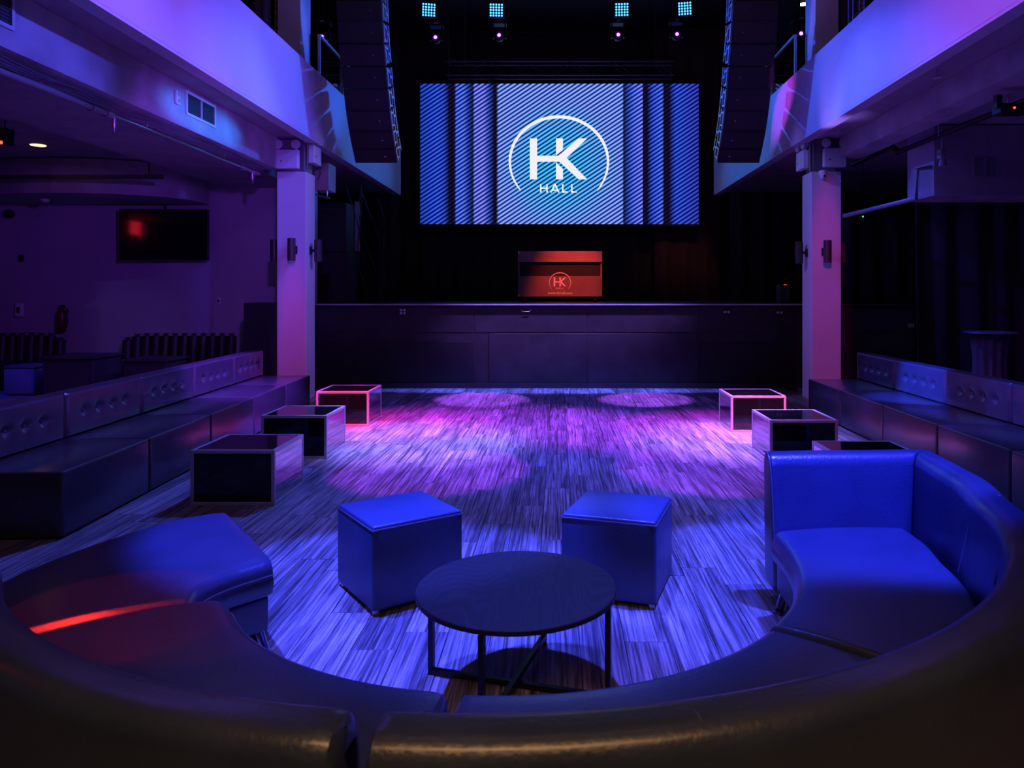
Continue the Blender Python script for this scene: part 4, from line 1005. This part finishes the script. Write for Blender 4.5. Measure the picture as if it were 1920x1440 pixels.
# ------------------------------------------------------------------ cube ottomans
def ottoman(x, y, rz, label):
    c = thing('cube_ottoman', label, 'ottoman', (x, y, 0), math.radians(rz), 'leather cube ottomans'); a = 0.252
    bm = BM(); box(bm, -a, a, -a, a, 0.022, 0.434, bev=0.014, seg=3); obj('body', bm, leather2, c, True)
    bm = BM(); box(bm, -a + 0.004, a - 0.004, -a + 0.004, a - 0.004, 0.418, 0.443, bev=0.012, seg=4); bmesh.ops.subdivide_edges(bm, edges=bm.edges, cuts=3, use_grid_fill=True)
    for v in bm.verts:
        if v.co.z > 0.44: v.co.z += 0.008 * max(0, 1 - (v.co.x / a) ** 2) * max(0, 1 - (v.co.y / a) ** 2)
    obj('top_cushion', bm, leather2, c, True)
    bm = BM(); q = a + 0.001; tube(bm, [(-q, -q, 0.424), (q, -q, 0.424), (q, q, 0.424), (-q, q, 0.424), (-q, -q, 0.424)], 0.003, 6); obj('welt', bm, piping, c, True)
    one('plinth', black, c, (-a + 0.03, a - 0.03, -a + 0.03, a - 0.03, 0.006, 0.022))
    for sx in (-1, 1):
        for sy in (-1, 1):
            bm = BM(); lathe(bm, [(0.018, 0), (0.018, 0.022)], 10, (sx * (a - 0.03), sy * (a - 0.03), 0)); obj('foot', bm, steel, c)
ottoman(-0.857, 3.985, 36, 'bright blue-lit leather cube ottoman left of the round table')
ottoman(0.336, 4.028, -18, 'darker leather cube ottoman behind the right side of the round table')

# ------------------------------------------------------------------ round coffee table
c = thing('coffee_table', 'low round black wooden table on thin crossed metal legs in the foreground', 'table', (-0.165, 2.99, 0))
bm = BM(); lathe(bm, [(0.398, 0.390), (0.405, 0.394), (0.405, 0.410), (0.402, 0.413), (0.2, 0.413), (0.02, 0.413)], 96); obj('tabletop', bm, oak, c, True)
bm = BM(); lathe(bm, [(0.36, 0.383), (0.36, 0.3895)], 64); obj('under_ring', bm, blackm, c)
for k, an in enumerate((164, 74, -16, -106)):
    a = math.radians(an); bm = BM(); M_ = Matrix.Rotation(a, 4, 'Z')
    box(bm, 0.368, 0.390, -0.011, 0.011, 0.0, 0.3825, M=M_); obj('leg', bm, blackm, c)
for an in (-16, 74):
    bm = BM(); z0 = 0.004 if an < 0 else 0.0265; box(bm, -0.3675, 0.3675, -0.011, 0.011, z0, z0 + 0.022, M=Matrix.Rotation(math.radians(an), 4, 'Z')); obj('cross_bar', bm, blackm, c)

# ------------------------------------------------------------------ curved sofa
SCX, SCY = -0.18, 3.43
def cp(r, deg): a = math.radians(deg); return Vector((SCX + r * math.cos(a), SCY + r * math.sin(a)))
def resample(pairs, n):
    """pairs of (inner, outer) points -> n evenly spaced smooth pairs"""
    P_ = [(Vector(a), Vector(b)) for a, b in pairs]
    m_ = [(a + b) / 2 for a, b in P_]; s = [0]
    for i in range(1, len(m_)): s.append(s[-1] + (m_[i] - m_[i - 1]).length)
    out = []
    def cat(v, i, t):
        p0 = v[max(i - 1, 0)]; p1 = v[i]; p2 = v[i + 1]; p3 = v[min(i + 2, len(v) - 1)]
        return 0.5 * ((2 * p1) + (p2 - p0) * t + (2 * p0 - 5 * p1 + 4 * p2 - p3) * t * t + (3 * p1 - p0 - 3 * p2 + p3) * t ** 3)
    A = [a for a, b in P_]; B_ = [b for a, b in P_]
    for k in range(n + 1):
        d = s[-1] * k / n; i = 0
        while i < len(s) - 2 and s[i + 1] < d: i += 1
        t = (d - s[i]) / max(1e-9, s[i + 1] - s[i]); out.append((cat(A, i, t), cat(B_, i, t)))
    return out, s[-1]
def loft(pairs, n, z0, z1, rc_in, rc_out, rb=0.02, crown=0.0, lean_in=0.0, lean_out=0.0, end=0.03, seg=5, ends=(True, True), bulge=0.0, wrinkle=0.0, seed=0):
    st, L_ = resample(pairs, n); rnd = random.Random(seed)
    rows = []; pad = []
    K = 4
    def inset_list():
        res = []
        for k in range(K): a = PI / 2 * k / K; res.append((end * (1 - math.sin(a)), end * (1 - math.cos(a))))
        return res
    seq = []
    def at(i): return st[i]
    ds = L_ / n
    for k, (ins, adv) in enumerate(inset_list()):
        t = min(1, adv / ds); a = st[0][0].lerp(st[1][0], t); b = st[0][1].lerp(st[1][1], t)
        if ends[0]: seq.append((a, b, ins, 0))
    nskip = max(1, int(math.ceil(end / ds)))
    for i in range(nskip if ends[0] else 0, n + 1 - (nskip if ends[1] else 0)): seq.append((st[i][0], st[i][1], 0.0, i / n))
    if ends[1]:
        for ins, adv in reversed(inset_list()):
            t = min(1, adv / ds); a = st[n][0].lerp(st[n - 1][0], t); b = st[n][1].lerp(st[n - 1][1], t); seq.append((a, b, ins, 1))
    bm = BM(); NT = 12
    for (pi, po, ins, u) in seq:
        w_ = (po - pi).length; d = (po - pi).normalized(); loop = []
        x0, x1, za, zb = ins, w_ - ins, z0 + ins * 0.5, z1 - ins
        def corner(cx, cz, r, a0, a1):
            for k in range(seg + 1):
                a = a0 + (a1 - a0) * k / seg; loop.append((cx + r * math.cos(a), cz + r * math.sin(a)))
        corner(x0 + rb, za + rb, rb, 1.5 * PI, PI)
        for k in range(1, 6):
            loop.append((x0 - bulge * math.sin(PI * k / 6), za + rb + (zb - rc_in - za - rb) * k / 6))
        corner(x0 + rc_in, zb - rc_in, rc_in, PI, PI / 2)
        for k in range(1, NT): loop.append((x0 + rc_in + (x1 - rc_out - x0 - rc_in) * k / NT, zb))
        corner(x1 - rc_out, zb - rc_out, rc_out, PI / 2, 0)
        for k in range(1, 6): loop.append((x1, zb - rc_out + (za + rb - zb + rc_out) * k / 6))
        corner(x1 - rb, za + rb, rb, 0, -PI / 2)
        row = []
        for (x, z) in loop:
            tt = x / w_; h = (z - z0) / (z1 - z0)
            zz = z + crown * max(0, 1 - (2 * tt - 1) ** 2) * max(0, h)
            wr = wrinkle * math.sin(u * L_ * 9 + x * 7) * math.sin(u * L_ * 4.1 + z * 11 + seed)
            xx = x + lean_in * (1 - h) * -1 * (1 - tt) + lean_out * (1 - h) * -1 * tt + wr * (1 - h * 0.5)
            p = pi + d * xx; row.append(bm.verts.new((p.x, p.y, zz + wr * 0.5)))
        rows.append(row)
    m = len(rows[0])
    for i in range(len(rows) - 1):
        for k in range(m): bm.faces.new((rows[i][k], rows[i][(k + 1) % m], rows[i + 1][(k + 1) % m], rows[i + 1][k]))
    for r_ in (rows[0], rows[-1]):
        try: bm.faces.new(r_)
        except ValueError: pass
    return bm
RI, RO = 1.23, 1.885
ZB, ZS = 0.275, 0.42
def ringp(r0, r1, a0, a1, step=4):
    n = max(2, int(abs(a1 - a0) / step)); return [(cp(r0, a0 + (a1 - a0) * k / n), cp(r1, a0 + (a1 - a0) * k / n)) for k in range(n + 1)]
def chrome_leg(parent, x, y, dirx, diry):
    bm = BM(); d = Vector((dirx, diry, 0)).normalized()
    tube(bm, [(x, y, 0.13), (x + d.x * 0.03, y + d.y * 0.03, 0.06), (x + d.x * 0.05, y + d.y * 0.05, 0.018)], [0.030, 0.024, 0.022], 16)
    l = obj('leg', bm, chrome, parent, True); l['label'] = 'chrome leg'
    bm = BM(); lathe(bm, [(0.030, 0.0), (0.034, 0.008), (0.030, 0.018)], 16, (x + d.x * 0.05, y + d.y * 0.05, 0)); obj('foot_disc', bm, chrome, l, True)
def seam_over(parent, a, r0, r1, z, name='seam'):
    pts = [cp(r0 + (r1 - r0) * k / 14, a) for k in range(15)]
    bm = BM(); tube(bm, [(p.x, p.y, z + 0.012 * max(0, 1 - (2 * k / 14 - 1) ** 2)) for k, p in enumerate(pts)], 0.0022, 5); return obj(name, bm, piping, parent)
# left section with the open chaise end
ls = thing('curved_sofa', 'left half of the curved leather sofa, backless end with a red light streak', 'sofa', (0, 0, 0), 0, 'curved leather sofa halves')
chaise = [(cp(1.25, 208), (-2.03, 2.46)), ((-1.345, 2.74), (-2.22, 2.72)), ((-1.40, 2.86), (-2.30, 2.95)), ((-1.415, 2.96), (-2.26, 3.27)), ((-1.36, 3.08), (-2.16, 3.57)), ((-1.30, 3.16), (-2.02, 3.84)), ((-1.24, 3.235), (-1.80, 4.02))]
sp = ringp(RI, RO, 263.6, 214, 5) + chaise
obj('seat_cushion', loft(sp, 76, ZB, ZS, 0.05, 0.05, 0.02, 0.014, end=0.05, bulge=0.01, wrinkle=0.0015, seed=1), leather, ls, True)
sb = ringp(RI + 0.035, RO - 0.02, 263.4, 214, 5) + [((a[0] * 1.0 - 0.03, a[1] + 0.0), (b[0] + 0.05, b[1] - 0.03)) for a, b in chaise]
obj('base', loft(sb, 60, 0.12, ZB - 0.004, 0.012, 0.012, 0.012, end=0.012), leather, ls, True)
obj('backrest', loft(ringp(1.93, 2.085, 263.6, 213, 4), 60, 0.12, 0.765, 0.06, 0.055, 0.02, 0.006, lean_in=0.05, lean_out=0.03, end=0.05, seg=7, wrinkle=0.001, seed=4), leather, ls, True)
bm = BM(); inn, _ = resample(sp, 76); tube(bm, [tuple(p[0] - (p[1] - p[0]).normalized() * 0.0065) + (ZS - 0.052,) for p in inn[2:-1]], 0.003, 6); o = obj('front_welt', bm, piping, ls, True)
for p in o.data.vertices: pass
chrome_leg(ls, -1.335, 3.25, 1, -0.2); chrome_leg(ls, -1.85, 3.75, -1, 0.5); chrome_leg(ls, *cp(1.45, 250), 0.1, 1); chrome_leg(ls, *cp(1.95, 222), -1, -1)
# right section
rs = thing('curved_sofa', 'right half of the curved leather sofa with a high back wrapping round its far end', 'sofa', (0, 0, 0), 0, 'curved leather sofa halves')
obj('seat_cushion', loft(ringp(RI, RO, 265.2, 318.5, 5), 44, ZB, ZS - 0.004, 0.05, 0.05, 0.02, 0.012, end=0.03, bulge=0.01, wrinkle=0.0015, seed=2), leather, rs, True)
rp = ringp(RI, RO, 318.7, 354, 5) + [((1.055, 3.42), (1.735, 3.42)), ((1.06, 3.53), (1.745, 3.58)), ((1.06, 3.64), (1.745, 3.70))]
obj('seat_cushion', loft(rp, 50, ZB, ZS + 0.004, 0.05, 0.03, 0.02, 0.014, end=0.025, bulge=0.012, wrinkle=0.0018, seed=3), leather2 if 0 else leather, rs, True)
rbp = ringp(RI + 0.035, RO - 0.02, 265.4, 354, 5) + [((1.09, 3.42), (1.75, 3.42)), ((1.09, 3.54), (1.75, 3.6)), ((1.09, 3.66), (1.75, 3.72))]
obj('base', loft(rbp, 60, 0.12, ZB - 0.004, 0.012, 0.012, 0.012, end=0.012), leather, rs, True)
bk = ringp(1.93, 2.085, 265.2, 348, 4) + [((1.79, 3.30), (1.945, 3.28)), ((1.815, 3.50), (1.97, 3.5)), ((1.835, 3.68), (1.99, 3.72)), ((1.845, 3.80), (2.0, 3.95))]
obj('backrest', loft(bk, 96, 0.12, 0.765, 0.06, 0.055, 0.02, 0.006, lean_in=0.06, lean_out=0.03, end=0.012, seg=7, wrinkle=0.001, seed=5), leather, rs, True)
arm = [((1.848, 3.81), (2.0, 3.965)), ((1.75, 3.805), (1.78, 3.965)), ((1.5, 3.80), (1.5, 3.955)), ((1.25, 3.795), (1.25, 3.945)), ((1.095, 3.79), (1.10, 3.935))]
obj('end_back_panel', loft(arm, 36, 0.10, 0.768, 0.06, 0.055, 0.03, 0.0, lean_in=0.10, lean_out=0.02, end=0.02, seg=7, wrinkle=0.002, seed=6), leather, rs, True)
bm = BM(); tube(bm, [(1.10, 3.70, 0.13), (1.098, 3.72, 0.3), (1.096, 3.76, 0.60), (1.096, 3.785, 0.70), (1.096, 3.81, 0.75), (1.097, 3.86, 0.770), (1.098, 3.91, 0.76)], 0.005, 6); obj('end_welt', bm, piping, rs, True)
for i, a in enumerate((283.0, 333, 348.5)):
    pts = [cp(1.93 - 0.05, a), cp(1.93 - 0.02, a), cp(1.93, a), cp(1.95, a), cp(1.99, a), cp(2.04, a), cp(2.075, a)]; zs = [0.44, 0.58, 0.70, 0.745, 0.767, 0.768, 0.74]
    bm = BM(); tube(bm, [(p.x, p.y, z + 0.0015) for p, z in zip(pts, zs)], 0.0025, 5); obj('seam', bm, piping, rs)
seam_over(rs, 282.5, RI + 0.05, RO, ZS - 0.004); seam_over(rs, 354, RI + 0.05, 1.78, ZS + 0.004)
chrome_leg(rs, 1.16, 3.70, -0.9, -0.3); chrome_leg(rs, 1.85, 3.75, 0.6, 0.6); chrome_leg(rs, *cp(1.45, 285), 0.1, 1); chrome_leg(rs, *cp(2.0, 320), 1, -1)
